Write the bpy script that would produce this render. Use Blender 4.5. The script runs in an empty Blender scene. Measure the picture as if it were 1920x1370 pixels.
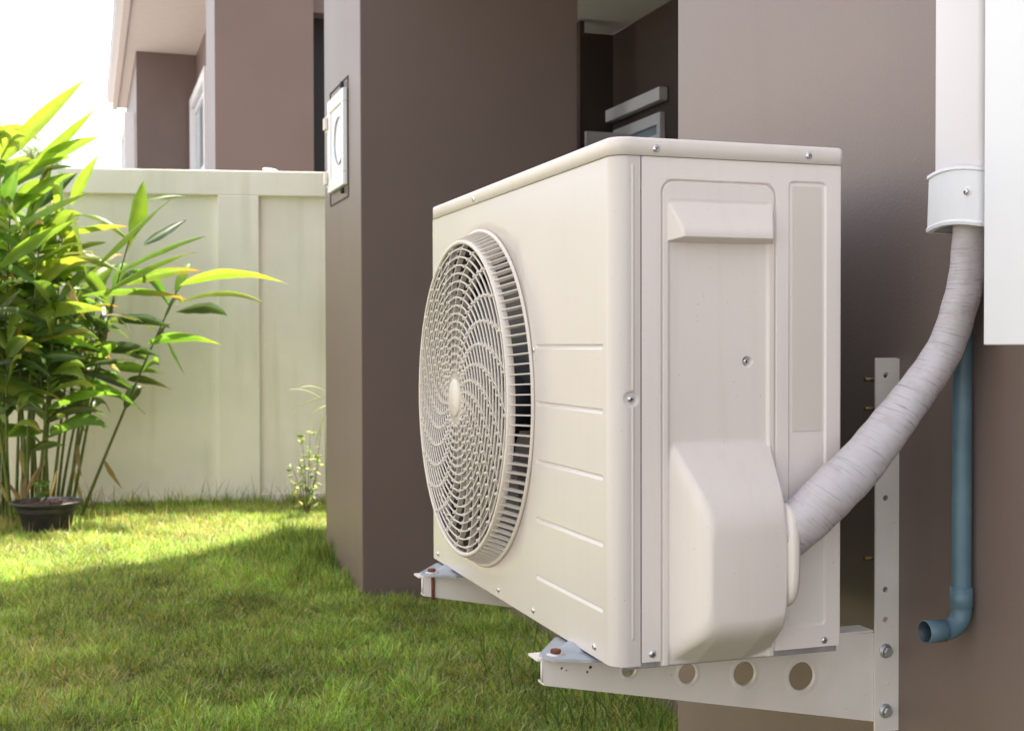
import bpy, bmesh, math, random
import numpy as np
from mathutils import Vector, Matrix

# ------------------------------------------------------------------ camera, sky, sun, exposure
# World frame: X towards the house wall, Y along the wall away from the camera, Z up.
# The lower near corner of the condenser is the origin; the lawn lies at z = GZ.
sc = bpy.context.scene
GZ = -0.648
F_PX = 2359.83
YAW, PITCH, ROLL = 0.3253, 0.0170, -0.0021
CAM = Vector((-0.5798, -1.3493, 0.3791))
_cy, _sy = math.cos(YAW), math.sin(YAW)
_f = Vector((_sy, _cy, 0)); _r = Vector((_cy, -_sy, 0)); _u = Vector((0, 0, 1))
FW = _f*math.cos(PITCH) - _u*math.sin(PITCH)
UP = _u*math.cos(PITCH) + _f*math.sin(PITCH)
RT = _r*math.cos(ROLL) + UP*math.sin(ROLL)
UP = UP*math.cos(ROLL) - _r*math.sin(ROLL)
cam_data = bpy.data.cameras.new("camera")
cam = bpy.data.objects.new("camera", cam_data)
sc.collection.objects.link(cam)
M = Matrix((RT, UP, -FW)).transposed().to_4x4(); M.translation = CAM
cam.matrix_world = M
cam_data.sensor_width = 36; cam_data.lens = F_PX/1920*36
cam_data.clip_start = 0.05; cam_data.clip_end = 500
cam_data.dof.use_dof = True; cam_data.dof.focus_distance = 1.62; cam_data.dof.aperture_fstop = 15
sc.camera = cam

def at(x, y, Y):
    """world point on the plane at depth Y seen at photo pixel (x, y)"""
    d = RT*((x-960)/F_PX) - UP*((y-685)/F_PX) + FW
    return CAM + d*((Y-CAM.y)/d.y)

SUN_EL = math.radians(65)
sun_h = Vector((0.884, 0.468, 0)).normalized()            # horizontal direction towards the sun
sun_dir = sun_h*math.cos(SUN_EL) + Vector((0, 0, math.sin(SUN_EL)))
w = bpy.data.worlds.new("World"); sc.world = w; w.use_nodes = True
nt = w.node_tree; nt.nodes.clear()
sky = nt.nodes.new('ShaderNodeTexSky'); sky.sky_type = 'NISHITA'; sky.sun_disc = False
sky.sun_elevation = SUN_EL; sky.sun_rotation = math.atan2(sun_h.x, sun_h.y)
sky.air_density = 1.0; sky.dust_density = 3.0; sky.ozone_density = 1.0
hsv = nt.nodes.new('ShaderNodeHueSaturation'); hsv.inputs['Saturation'].default_value = 0.32
bg = nt.nodes.new('ShaderNodeBackground'); bg.inputs['Strength'].default_value = 0.15
out = nt.nodes.new('ShaderNodeOutputWorld')
nt.links.new(sky.outputs[0], hsv.inputs['Color']); nt.links.new(hsv.outputs[0], bg.inputs['Color'])
nt.links.new(bg.outputs[0], out.inputs['Surface'])
sd = bpy.data.lights.new("sun", 'SUN'); sd.energy = 4.2; sd.angle = math.radians(0.55); sd.color = (1, 0.955, 0.89)
so = bpy.data.objects.new("sun", sd); sc.collection.objects.link(so)
so.rotation_euler = sun_dir.to_track_quat('Z', 'Y').to_euler(); so.location = (3, 3, 12)
sc.view_settings.view_transform = 'Standard'; sc.view_settings.look = 'None'
sc.view_settings.exposure = 1.85; sc.view_settings.gamma = 1
sc.cycles.max_bounces = 8; sc.cycles.diffuse_bounces = 5; sc.cycles.use_denoising = True

random.seed(7); rng = np.random.default_rng(7)
PI = math.pi

# ------------------------------------------------------------------ helpers: tags and objects
def tag(o, label=None, cat=None, group=None, kind=None):
    if label: o['label'] = label
    if cat: o['category'] = cat
    if group: o['group'] = group
    if kind: o['kind'] = kind
    return o
def empty(name, loc, label, cat, group=None):
    o = bpy.data.objects.new(name, None); sc.collection.objects.link(o)
    o.location = loc; o.empty_display_size = 0.05
    return tag(o, label, cat, group)
def wpos(o):
    p = Vector((0, 0, 0))
    while o is not None:
        p += o.location; o = o.parent
    return p

class MB:
    """collects world-space faces; build() links them as one mesh object"""
    def __init__(s): s.v = []; s.f = []; s.m = []; s.sm = []
    def add(s, vs, fs, mi=0, smooth=False):
        b = len(s.v); s.v += [tuple(p) for p in vs]
        for f in fs: s.f.append(tuple(b+i for i in f)); s.m.append(mi); s.sm.append(smooth)
        return s
    def box(s, x0, x1, y0, y1, z0, z1, mi=0):
        v = [(x, y, z) for x in (x0, x1) for y in (y0, y1) for z in (z0, z1)]
        return s.add(v, [(0,1,3,2),(4,6,7,5),(0,4,5,1),(2,3,7,6),(0,2,6,4),(1,5,7,3)], mi)
    def tube(s, pts, rads, n=16, cap=True, mi=0, smooth=True):
        pts = [Vector(p) for p in pts]; ref = None; vs = []; N = len(pts)
        if not hasattr(rads, '__len__'): rads = [rads]*N
        for i, p in enumerate(pts):
            t = (pts[min(i+1, N-1)] - pts[max(i-1, 0)]).normalized()
            if ref is None: ref = t.orthogonal().normalized()
            ref = (ref - t*ref.dot(t)).normalized(); b = t.cross(ref)
            for k in range(n):
                a = 2*PI*k/n; vs.append(p + (ref*math.cos(a)+b*math.sin(a))*rads[i])
        fs = [(i*n+k, i*n+(k+1) % n, (i+1)*n+(k+1) % n, (i+1)*n+k) for i in range(N-1) for k in range(n)]
        s.add(vs, fs, mi, smooth)
        if cap:
            s.add(vs[:n], [tuple(range(n-1, -1, -1))], mi); s.add(vs[-n:], [tuple(range(n))], mi)
        return s
    def lathe(s, c, ax, prof, n=24, mi=0, smooth=True, a0=0.0):
        """prof: (radius, height along ax)"""
        ax = Vector(ax).normalized(); u = ax.orthogonal().normalized(); v = ax.cross(u); c = Vector(c); vs = []
        for r, h in prof:
            for k in range(n):
                a = a0+2*PI*k/n; vs.append(c + ax*h + (u*math.cos(a)+v*math.sin(a))*r)
        fs = [(i*n+k, i*n+(k+1) % n, (i+1)*n+(k+1) % n, (i+1)*n+k) for i in range(len(prof)-1) for k in range(n)]
        return s.add(vs, fs, mi, smooth)
    def build(s, name, mats, parent=None, bevel=0, fixn=True, seg=2):
        me = bpy.data.meshes.new(name)
        off = wpos(parent) if parent is not None else Vector((0, 0, 0))
        me.from_pydata([(x-off.x, y-off.y, z-off.z) for x, y, z in s.v], [], s.f)
        if not isinstance(mats, (list, tuple)): mats = [mats]
        for m in mats: me.materials.append(m)
        me.polygons.foreach_set('material_index', s.m); me.polygons.foreach_set('use_smooth', s.sm)
        if fixn or bevel:
            bm = bmesh.new(); bm.from_mesh(me)
            bmesh.ops.remove_doubles(bm, verts=bm.verts, dist=1e-6)
            bmesh.ops.recalc_face_normals(bm, faces=bm.faces)
            if bevel:
                es = [e for e in bm.edges if len(e.link_faces) == 2 and e.calc_face_angle(0) > 0.6]
                bmesh.ops.bevel(bm, geom=es, offset=bevel, segments=seg, affect='EDGES', profile=0.5)
            bm.to_mesh(me); bm.free()
        o = bpy.data.objects.new(name, me); sc.collection.objects.link(o)
        if parent is not None: o.parent = parent
        return o

def grid(name, us, vs, fn, mat, parent, smooth=True):
    """tensor grid mesh: fn(U, V) -> X, Y, Z arrays (world)"""
    U, V = np.meshgrid(us, vs, indexing='ij'); X, Y, Z = fn(U, V)
    off = wpos(parent); co = np.stack([X-off.x, Y-off.y, Z-off.z], -1).reshape(-1, 3)
    nu, nv = len(us), len(vs); i = np.arange(nu*nv).reshape(nu, nv)
    q = np.stack([i[:-1, :-1], i[1:, :-1], i[1:, 1:], i[:-1, 1:]], -1).reshape(-1, 4)
    return np_mesh(name, co, q, mat, parent, smooth)
def np_mesh(name, co, q, mat, parent, smooth=True, tris=None):
    me = bpy.data.meshes.new(name)
    nq = len(q); nt_ = 0 if tris is None else len(tris)
    me.vertices.add(len(co)); me.vertices.foreach_set('co', co.astype(np.float32).ravel())
    li = q.ravel() if nt_ == 0 else np.concatenate([q.ravel(), tris.ravel()])
    me.loops.add(len(li)); me.loops.foreach_set('vertex_index', li.astype(np.int32))
    st = np.concatenate([np.arange(nq)*4, nq*4+np.arange(nt_)*3]).astype(np.int32)
    me.polygons.add(nq+nt_); me.polygons.foreach_set('loop_start', st)
    me.update(calc_edges=True); me.validate()
    me.polygons.foreach_set('use_smooth', np.full(nq+nt_, smooth, dtype=bool))
    me.materials.append(mat)
    o = bpy.data.objects.new(name, me); sc.collection.objects.link(o)
    if parent is not None: o.parent = parent
    return o

def plate(mb, outline, holes, frame, t, mi=0):
    """flat plate with round holes; outline in 2-D, frame(u, v, w) -> world point, w from 0 to t"""
    bm = bmesh.new(); loops = []
    for lp in [outline] + [[(cx+r*math.cos(2*PI*k/28), cy+r*math.sin(2*PI*k/28)) for k in range(28)] for cx, cy, r in holes]:
        vs = [bm.verts.new((a, b, 0)) for a, b in lp]
        for i in range(len(vs)): bm.edges.new((vs[i], vs[(i+1) % len(vs)]))
        loops.append(lp)
    bmesh.ops.triangle_fill(bm, edges=bm.edges[:], use_beauty=True)
    bm.verts.ensure_lookup_table()
    V = [(v.co.x, v.co.y) for v in bm.verts]; F = [tuple(v.index for v in f.verts) for f in bm.faces]
    n = len(V)
    mb.add([frame(a, b, 0) for a, b in V] + [frame(a, b, t) for a, b in V],
           F + [tuple(n+i for i in reversed(f)) for f in F], mi)
    for lp in loops:
        m = len(lp)
        mb.add([frame(a, b, 0) for a, b in lp] + [frame(a, b, t) for a, b in lp],
               [(i, (i+1) % m, m+(i+1) % m, m+i) for i in range(m)], mi)
    bm.free()

# ------------------------------------------------------------------ materials
def mat(name, col, rough=0.6, metal=0.0, var=0.06, vscale=6.0, bump=0.0, bscale=200.0, spec=0.5, speck=0.0,
        speckcol=(0.08, 0.06, 0.04), stain=0.0, staincol=(0.3, 0.28, 0.2), stscale=3.0, coat=0.0, bdist=0.001, streak=0.0, svec=(60, 60, 3.5), scol=(0.42, 0.37, 0.28)):
    m = bpy.data.materials.new(name); m.use_nodes = True; t = m.node_tree; N = t.nodes; L = t.links
    b = N['Principled BSDF']; b.inputs['Roughness'].default_value = rough; b.inputs['Metallic'].default_value = metal
    if 'satin' in name: b.inputs['Specular Tint'].default_value = (1.0, 0.90, 0.86, 1)
    b.inputs['Specular IOR Level'].default_value = spec; b.inputs['Coat Weight'].default_value = coat
    g = N.new('ShaderNodeNewGeometry')
    n = N.new('ShaderNodeTexNoise'); n.inputs['Scale'].default_value = vscale; n.inputs['Detail'].default_value = 6
    L.new(g.outputs['Position'], n.inputs['Vector'])
    r = N.new('ShaderNodeValToRGB'); e = r.color_ramp.elements
    e[0].position = 0.3; e[1].position = 0.7
    e[0].color = tuple(c*(1-var) for c in col)+(1,); e[1].color = tuple(min(1, c*(1+var)) for c in col)+(1,)
    L.new(n.outputs['Fac'], r.inputs['Fac']); cur = r.outputs['Color']
    def over(cur, scale, lo, hi, colr, amt, detail=3):
        k = N.new('ShaderNodeTexNoise'); k.inputs['Scale'].default_value = scale; k.inputs['Detail'].default_value = detail
        L.new(g.outputs['Position'], k.inputs['Vector'])
        mr = N.new('ShaderNodeMapRange'); mr.inputs['From Min'].default_value = lo; mr.inputs['From Max'].default_value = hi
        mr.inputs['To Max'].default_value = amt; L.new(k.outputs['Fac'], mr.inputs['Value'])
        x = N.new('ShaderNodeMix'); x.data_type = 'RGBA'; L.new(mr.outputs[0], x.inputs['Factor'])
        L.new(cur, x.inputs['A']); x.inputs['B'].default_value = tuple(colr)+(1,); return x.outputs['Result']
    if stain: cur = over(cur, stscale, 0.5, 0.75, staincol, stain, 8)
    if speck: cur = over(cur, 320.0, 0.775, 0.80, speckcol, speck, 1)
    if streak:                                          # rain streaks running down the face
        mp = N.new('ShaderNodeMapping'); mp.inputs['Scale'].default_value = svec; L.new(g.outputs['Position'], mp.inputs['Vector'])
        k = N.new('ShaderNodeTexNoise'); k.inputs['Scale'].default_value = 1.0; k.inputs['Detail'].default_value = 5; L.new(mp.outputs[0], k.inputs['Vector'])
        mr = N.new('ShaderNodeMapRange'); mr.inputs['From Min'].default_value = 0.52; mr.inputs['From Max'].default_value = 0.75; mr.inputs['To Max'].default_value = streak
        L.new(k.outputs['Fac'], mr.inputs['Value']); x = N.new('ShaderNodeMix'); x.data_type = 'RGBA'; L.new(mr.outputs[0], x.inputs['Factor'])
        L.new(cur, x.inputs['A']); x.inputs['B'].default_value = tuple(scol)+(1,); cur = x.outputs['Result']
    L.new(cur, b.inputs['Base Color'])
    rr = N.new('ShaderNodeMapRange'); rr.inputs['To Min'].default_value = max(0, rough-0.07); rr.inputs['To Max'].default_value = min(1, rough+0.07)
    L.new(n.outputs['Fac'], rr.inputs['Value']); L.new(rr.outputs[0], b.inputs['Roughness'])
    if bump:
        k = N.new('ShaderNodeTexNoise'); k.inputs['Scale'].default_value = bscale; k.inputs['Detail'].default_value = 4
        L.new(g.outputs['Position'], k.inputs['Vector'])
        bp = N.new('ShaderNodeBump'); bp.inputs['Strength'].default_value = bump; bp.inputs['Distance'].default_value = bdist
        L.new(k.outputs['Fac'], bp.inputs['Height']); L.new(bp.outputs[0], b.inputs['Normal'])
    return m
CREAM = (0.64, 0.583, 0.552)
m_metal = mat('cream painted sheet metal', streak=0.08, col=(0.79, 0.72, 0.68), rough=0.34, var=0.02, vscale=5, bump=0.05, bscale=700, speck=0.5, stain=0.10, staincol=(0.6, 0.55, 0.42), bdist=0.0004)  # same paint as the front sheet, lightened to offset the weaker light here
m_front = mat('cream painted front sheet', CREAM, 0.24, streak=0.05, var=0.02, vscale=4, bump=0.03, bscale=600, speck=0.4, stain=0.10, staincol=(0.62, 0.58, 0.45), bdist=0.0004)  # same paint as the side sheet, darkened because more light reaches the front
m_plast = mat('cream moulded plastic', (0.76, 0.69, 0.645), 0.45, streak=0.10, var=0.02, bump=0.08, bscale=900, speck=0.45, stain=0.15, staincol=(0.60, 0.54, 0.44), bdist=0.0004)
m_label = mat('plain label film', (0.675, 0.615, 0.55), 0.5, var=0.005)
m_grille = mat('cream grille plastic', (0.66, 0.595, 0.535), 0.42, var=0.03, vscale=20, stain=0.2, staincol=(0.5, 0.44, 0.33), stscale=9)
m_black = mat('dark interior', (0.012, 0.012, 0.014), 0.6)
m_coil = mat('dark coil fins', (0.03, 0.03, 0.032), 0.5, metal=0.3, bump=0.8, bscale=120)
m_fan = mat('grey fan plastic', (0.05, 0.055, 0.07), 0.4)
m_shroud = mat('shroud sheet', (0.10, 0.085, 0.075), 0.5)
m_zinc = mat('galvanised steel', (0.50, 0.51, 0.53), 0.38, metal=0.75, var=0.18, vscale=40, bump=0.15, bscale=300)
m_foot = mat('galvanised foot', (0.36, 0.385, 0.43), 0.5, metal=0.3, var=0.15, vscale=30, bump=0.2, bscale=200, stain=0.3, staincol=(0.3, 0.3, 0.32), stscale=30)
m_screw = mat('zinc screw', (0.62, 0.62, 0.63), 0.28, metal=0.9, var=0.15, vscale=400)
m_slot = mat('screw slot', (0.03, 0.03, 0.035), 0.6)
m_rust = mat('rust', (0.16, 0.045, 0.02), 0.85, var=0.4, vscale=300, bump=0.6, bscale=600)
m_brack = mat('grey powder coated bracket', (0.78, 0.72, 0.665), 0.48, var=0.04, vscale=14, bump=0.10, bscale=900, speck=0.5, stain=0.22, staincol=(0.30, 0.27, 0.22), stscale=8, bdist=0.0004)
m_brass = mat('brass anchor nut', (0.16, 0.11, 0.05), 0.4, metal=0.8, var=0.2, vscale=200)
TAUPE = (0.178, 0.130, 0.113)
m_wall = mat('taupe satin painted plaster', TAUPE, 0.50, streak=0.25, svec=(7, 7, 0.8), scol=(0.125, 0.092, 0.08), var=0.05, vscale=2.2, bump=0.28, bscale=260, spec=1.0, stain=0.25, staincol=(0.125, 0.092, 0.08), stscale=1.3, speck=0.35, speckcol=(0.40, 0.34, 0.31))
m_shade_wall = mat('taupe plaster shade side', (0.175, 0.126, 0.110), 0.85, var=0.05, vscale=2, bump=0.3, bscale=140, stain=0.2, staincol=(0.15, 0.11, 0.095), stscale=1.5, speck=0.2, speckcol=(0.4, 0.34, 0.3))  # near copy of the wall taupe without sheen, for faces kept dark as shaded
m_ceil = mat('white ceiling board', (0.86, 0.83, 0.83), 0.8, var=0.02)
m_tile = mat('pale tile', (0.80, 0.74, 0.72), 0.5, var=0.05)
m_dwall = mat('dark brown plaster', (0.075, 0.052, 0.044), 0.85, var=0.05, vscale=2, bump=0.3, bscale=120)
m_soffit = mat('cream soffit', (0.72, 0.64, 0.58), 0.8, var=0.03)
m_white = mat('white paint', (0.80, 0.79, 0.78), 0.45, var=0.02)
m_ducts = mat('white pvc', (0.68, 0.64, 0.655), 0.38, var=0.015, bump=0.04, bscale=60, stain=0.12, staincol=(0.66, 0.62, 0.60), stscale=6, speck=0.3)
m_box = mat('white enamel box', (0.74, 0.74, 0.77), 0.4, var=0.01, bump=0.06, bscale=500)
m_glass = mat('window glass', (0.35, 0.42, 0.46), 0.08, var=0.1)
m_fence = mat('pale painted concrete', (0.86, 0.81, 0.715), 0.85, streak=0.4, svec=(9, 9, 0.9), scol=(0.60, 0.57, 0.42), var=0.05, vscale=3, bump=0.5, bscale=60, stain=0.35, staincol=(0.66, 0.64, 0.48), stscale=1.6)
m_pot = mat('black plastic pot', (0.03, 0.028, 0.034), 0.42, var=0.2, vscale=30, stain=0.3, staincol=(0.12, 0.1, 0.1), stscale=12)
m_soil = mat('potting soil', (0.11, 0.05, 0.03), 0.95, var=0.6, vscale=90, bump=1.0, bscale=90, bdist=0.01)
m_roof = mat('roof tile', (0.16, 0.10, 0.08), 0.8, var=0.15)
m_stem = mat('ginger stem', (0.10, 0.13, 0.03), 0.45, var=0.35, vscale=15)
m_twig = mat('weed stem', (0.13, 0.10, 0.05), 0.6, var=0.3, vscale=30)

def mat_blue():
    m = mat('blue pvc pipe', (0.092, 0.165, 0.212), 0.42, var=0.22, vscale=14, bump=0.1, bscale=90, stain=0.5, staincol=(0.17, 0.25, 0.29), stscale=11)
    return m
m_blue = mat_blue()
m_bluein = mat('pipe inside', (0.03, 0.05, 0.07), 0.5)  # darker copy of the pipe blue: shade inside the opening put into colour

def mat_wrap():
    m = bpy.data.materials.new('wrapped pipe tape'); m.use_nodes = True; t = m.node_tree; N = t.nodes; L = t.links
    b = N['Principled BSDF']; b.inputs['Roughness'].default_value = 0.5
    uv = N.new('ShaderNodeUVMap'); uv.uv_map = 'UVMap'
    mp = N.new('ShaderNodeMapping'); mp.inputs['Scale'].default_value = (1.6, 330.0, 1); L.new(uv.outputs[0], mp.inputs['Vector'])
    n1 = N.new('ShaderNodeTexNoise'); n1.inputs['Scale'].default_value = 1.0; n1.inputs['Detail'].default_value = 5; n1.inputs['Distortion'].default_value = 0.4
    L.new(mp.outputs[0], n1.inputs['Vector'])
    mp2 = N.new('ShaderNodeMapping'); mp2.inputs['Scale'].default_value = (1.4, 60.0, 1); L.new(uv.outputs[0], mp2.inputs['Vector'])
    n2 = N.new('ShaderNodeTexNoise'); n2.inputs['Scale'].default_value = 1.0; n2.inputs['Detail'].default_value = 3
    L.new(mp2.outputs[0], n2.inputs['Vector'])
    g = N.new('ShaderNodeNewGeometry'); n3 = N.new('ShaderNodeTexNoise'); n3.inputs['Scale'].default_value = 45; n3.inputs['Detail'].default_value = 6
    L.new(g.outputs['Position'], n3.inputs['Vector'])
    r = N.new('ShaderNodeValToRGB'); e = r.color_ramp.elements
    e[0].position = 0.28; e[0].color = (0.33, 0.29, 0.30, 1); e[1].position = 0.42; e[1].color = (0.55, 0.51, 0.54, 1)
    L.new(n1.outputs['Fac'], r.inputs['Fac'])
    x = N.new('ShaderNodeMix'); x.data_type = 'RGBA'; x.blend_type = 'MIX'
    mr = N.new('ShaderNodeMapRange'); mr.inputs['From Min'].default_value = 0.52; mr.inputs['From Max'].default_value = 0.72; mr.inputs['To Max'].default_value = 0.55
    L.new(n3.outputs['Fac'], mr.inputs['Value']); L.new(mr.outputs[0], x.inputs['Factor'])
    L.new(r.outputs[0], x.inputs['A']); x.inputs['B'].default_value = (0.40, 0.34, 0.35, 1); L.new(x.outputs['Result'], b.inputs['Base Color'])
    ad = N.new('ShaderNodeMath'); ad.operation = 'MULTIPLY_ADD'; ad.inputs[1].default_value = 0.9
    L.new(n2.outputs['Fac'], ad.inputs[0]); L.new(n1.outputs['Fac'], ad.inputs[2])
    bp = N.new('ShaderNodeBump'); bp.inputs['Strength'].default_value = 0.55; bp.inputs['Distance'].default_value = 0.0035
    L.new(ad.outputs[0], bp.inputs['Height']); L.new(bp.outputs[0], b.inputs['Normal'])
    return m
m_wrap = mat_wrap()

def mat_leaf(name, attr=True, col=(0.07, 0.14, 0.02), trans=0.5, rough=0.4, tboost=(1.7, 1.6, 0.8)):
    """thin leaf: part of the light passes through; colour per leaf from the attribute Col"""
    m = bpy.data.materials.new(name); m.use_nodes = True; t = m.node_tree; N = t.nodes; L = t.links
    N.clear(); o = N.new('ShaderNodeOutputMaterial')
    pb = N.new('ShaderNodeBsdfPrincipled'); pb.inputs['Roughness'].default_value = rough; pb.inputs['Specular IOR Level'].default_value = 0.45
    tr = N.new('ShaderNodeBsdfTranslucent'); mx = N.new('ShaderNodeMixShader'); mx.inputs[0].default_value = trans
    if attr:
        a = N.new('ShaderNodeVertexColor'); a.layer_name = 'Col'; c = a.outputs[0]
    else:
        a = N.new('ShaderNodeRGB'); a.outputs[0].default_value = col+(1,); c = a.outputs[0]
    g = N.new('ShaderNodeNewGeometry'); n = N.new('ShaderNodeTexNoise'); n.inputs['Scale'].default_value = 18; n.inputs['Detail'].default_value = 5
    L.new(g.outputs['Position'], n.inputs['Vector'])
    mr = N.new('ShaderNodeMapRange'); mr.inputs['To Min'].default_value = 0.72; mr.inputs['To Max'].default_value = 1.28; L.new(n.outputs['Fac'], mr.inputs['Value'])
    ml = N.new('ShaderNodeMix'); ml.data_type = 'RGBA'; ml.blend_type = 'MULTIPLY'; ml.inputs['Factor'].default_value = 1
    L.new(c, ml.inputs['A']); L.new(mr.outputs[0], ml.inputs['B'])
    tb = N.new('ShaderNodeMix'); tb.data_type = 'RGBA'; tb.blend_type = 'MULTIPLY'; tb.inputs['Factor'].default_value = 1
    L.new(ml.outputs['Result'], tb.inputs['A']); tb.inputs['B'].default_value = tboost+(1,)
    L.new(ml.outputs['Result'], pb.inputs['Base Color']); L.new(tb.outputs['Result'], tr.inputs['Color'])
    L.new(pb.outputs[0], mx.inputs[1]); L.new(tr.outputs[0], mx.inputs[2]); L.new(mx.outputs[0], o.inputs['Surface'])
    return m
m_leaf = mat_leaf('ginger leaf', trans=0.5, rough=0.36)
m_grass = mat_leaf('grass blade', trans=0.35, rough=0.5, tboost=(1.9, 1.7, 0.8))
m_small = mat_leaf('weed leaf', trans=0.5, rough=0.5)
m_far = mat_leaf('far tree leaf', trans=0.4, rough=0.6)

def mat_ground():
    m = bpy.data.materials.new('lawn soil and thatch'); m.use_nodes = True; t = m.node_tree; N = t.nodes; L = t.links
    b = N['Principled BSDF']; b.inputs['Roughness'].default_value = 0.95
    g = N.new('ShaderNodeNewGeometry')
    n1 = N.new('ShaderNodeTexNoise'); n1.inputs['Scale'].default_value = 90; n1.inputs['Detail'].default_value = 8; L.new(g.outputs['Position'], n1.inputs['Vector'])
    n2 = N.new('ShaderNodeTexNoise'); n2.inputs['Scale'].default_value = 2.3; n2.inputs['Detail'].default_value = 4; L.new(g.outputs['Position'], n2.inputs['Vector'])
    r = N.new('ShaderNodeValToRGB'); e = r.color_ramp.elements
    e[0].position = 0.3; e[0].color = (0.05, 0.06, 0.015, 1); e[1].position = 0.7; e[1].color = (0.22, 0.19, 0.07, 1)
    r.color_ramp.elements.new(0.5).color = (0.09, 0.12, 0.025, 1)
    L.new(n1.outputs['Fac'], r.inputs['Fac'])
    x = N.new('ShaderNodeMix'); x.data_type = 'RGBA'; mr = N.new('ShaderNodeMapRange'); mr.inputs['From Min'].default_value = 0.45; mr.inputs['From Max'].default_value = 0.7
    mr.inputs['To Max'].default_value = 0.6
    L.new(n2.outputs['Fac'], mr.inputs['Value']); L.new(mr.outputs[0], x.inputs['Factor']); L.new(r.outputs[0], x.inputs['A'])
    x.inputs['B'].default_value = (0.20, 0.16, 0.06, 1); L.new(x.outputs['Result'], b.inputs['Base Color'])
    bp = N.new('ShaderNodeBump'); bp.inputs['Distance'].default_value = 0.02; L.new(n1.outputs['Fac'], bp.inputs['Height']); L.new(bp.outputs[0], b.inputs['Normal'])
    return m
m_ground = mat_ground()

# ------------------------------------------------------------------ ground
XW = 0.46                                       # plane of the house wall
g = MB(); S = 200
m_yard = mat('pale dusty ground', (0.27, 0.245, 0.225), 0.95, var=0.15, vscale=1.5, bump=0.3, bscale=20)
g.add([(-S, -S, GZ), (S, -S, GZ), (S, S, GZ), (-S, S, GZ)], [(0, 1, 2, 3)])
tag(g.build('ground', m_yard, fixn=False), kind='structure')
g = MB(); g.add([(-3.4, -3.0, GZ+0.006), (3.0, -3.0, GZ+0.006), (3.0, 6.35, GZ+0.006), (-3.4, 7.55, GZ+0.006)], [(0, 1, 2, 3)])
tag(g.build('lawn_soil', m_ground, fixn=False), kind='structure')
g = MB(); g.box(1.03, 2.33, 0.775, 3.60, GZ, GZ+0.10); g.box(1.40, 2.33, 3.60, 5.44, GZ-0.05, GZ+0.096)  # pale slab added to bounce sky light up onto the recess ceiling
tag(g.build('bounce_slab', m_tile, fixn=False), kind='structure')

# ------------------------------------------------------------------ the house the unit hangs on
house = empty('house', (2.0, 0, GZ), 'taupe plastered house wall behind the air conditioner with a deep dark recess', 'house')
a = MB(); a.box(XW, 2.34, -4, 0.771, GZ-0.3, 2.18); a.build('wall', m_wall, house, bevel=0.004)
def shade_sided(name, x0, x1, y0, y1, z0, z1, parent):
    o = MB().box(x0, x1, y0, y1, z0, z1).build(name, [m_wall, m_shade_wall], parent, bevel=0.005)
    for p in o.data.polygons:
        if abs(p.normal.y) > 0.8: p.material_index = 1  # Y-facing sides take the dull copy to hold their shade
    return o
shade_sided('pillar', XW, 1.393, 3.624, 4.423, GZ-0.3, 6.6, house)
a = MB()
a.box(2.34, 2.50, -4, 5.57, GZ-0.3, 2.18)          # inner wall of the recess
a.box(1.20, 2.34, 5.45, 5.57, GZ-0.3, 2.18); a.box(1.27, 1.385, 4.4245, 5.4495, GZ-0.3, 1.45)  # last box: unseen wall added to block part of the light from the gap
o = a.build('recess_wall', m_dwall, house); tag(o, label='dark brown wall deep in the recess, plus an added wall that blocks light')
a = MB(); a.box(XW+0.004, 2.338, 0.775, 3.62, 2.18, 2.30); a.box(1.40, 2.338, 3.6201, 5.448, 2.1805, 2.2995); tag(a.build('ceiling', m_ceil, house), label='pale ceiling over the dark recess')
a = MB(); a.box(XW, 6, -5.0, 3.62, 2.302, 6.6); a.box(1.395, 6, 3.62, 5.64, 2.302, 6.6); a.box(2.502, 6, -5, 5.57, GZ-0.3, 2.30)
a.build('upper_wall', m_wall, house)
a = MB()                                           # hipped roof
x0, x1, y0, y1 = 0.0, 6.5, -5.5, 5.2
a.add([(x0, y0, 6.6), (x1, y0, 6.6), (x1, y1, 6.6), (x0, y1, 6.6), (3.2, y0+3.2, 8.4), (3.2, y1-3.2, 8.4),
       (x0, y0, 6.72), (x1, y0, 6.72), (x1, y1, 6.72), (x0, y1, 6.72)],
      [(0,3,2,1), (0,1,7,6), (1,2,8,7), (2,3,9,8), (3,0,6,9), (6,7,4), (7,8,5,4), (8,9,5), (9,6,4,5)])
a.build('roof', m_roof, house)
a = MB(); a.box(0.90, 1.02, 0.772, 3.622, GZ-0.2, 0.25); a.build('low_wall', m_wall, house, bevel=0.003)
a = MB(); a.box(2.285, 2.338, 4.7125, 5.44, 1.664, 1.735); tag(a.build('awning', m_white, house, bevel=0.006), label='white slab canopy over the dark window')
wz0, wz1, wy0, wy1 = 0.4, 1.61, 4.75, 5.38
a = MB()
a.box(2.31, 2.338, wy0, wy0+0.045, wz0, wz1); a.box(2.31, 2.338, wy1-0.045, wy1, wz0, wz1)
a.box(2.31, 2.338, wy0+0.0455, wy1-0.0455, wz1-0.06, wz1); a.box(2.31, 2.338, wy0+0.0455, wy1-0.0455, wz0, wz0+0.06)
a.box(2.318, 2.334, wy0+0.0455, wy1-0.0455, wz1-0.15, wz1-0.11)
wf = a.build('window', m_white, house); tag(wf, label='white framed window low in the dark recess')
a = MB(); a.box(2.328, 2.336, wy0+0.045, wy1-0.045, wz0+0.05, wz1-0.05); a.build('pane', m_glass, wf)
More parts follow.
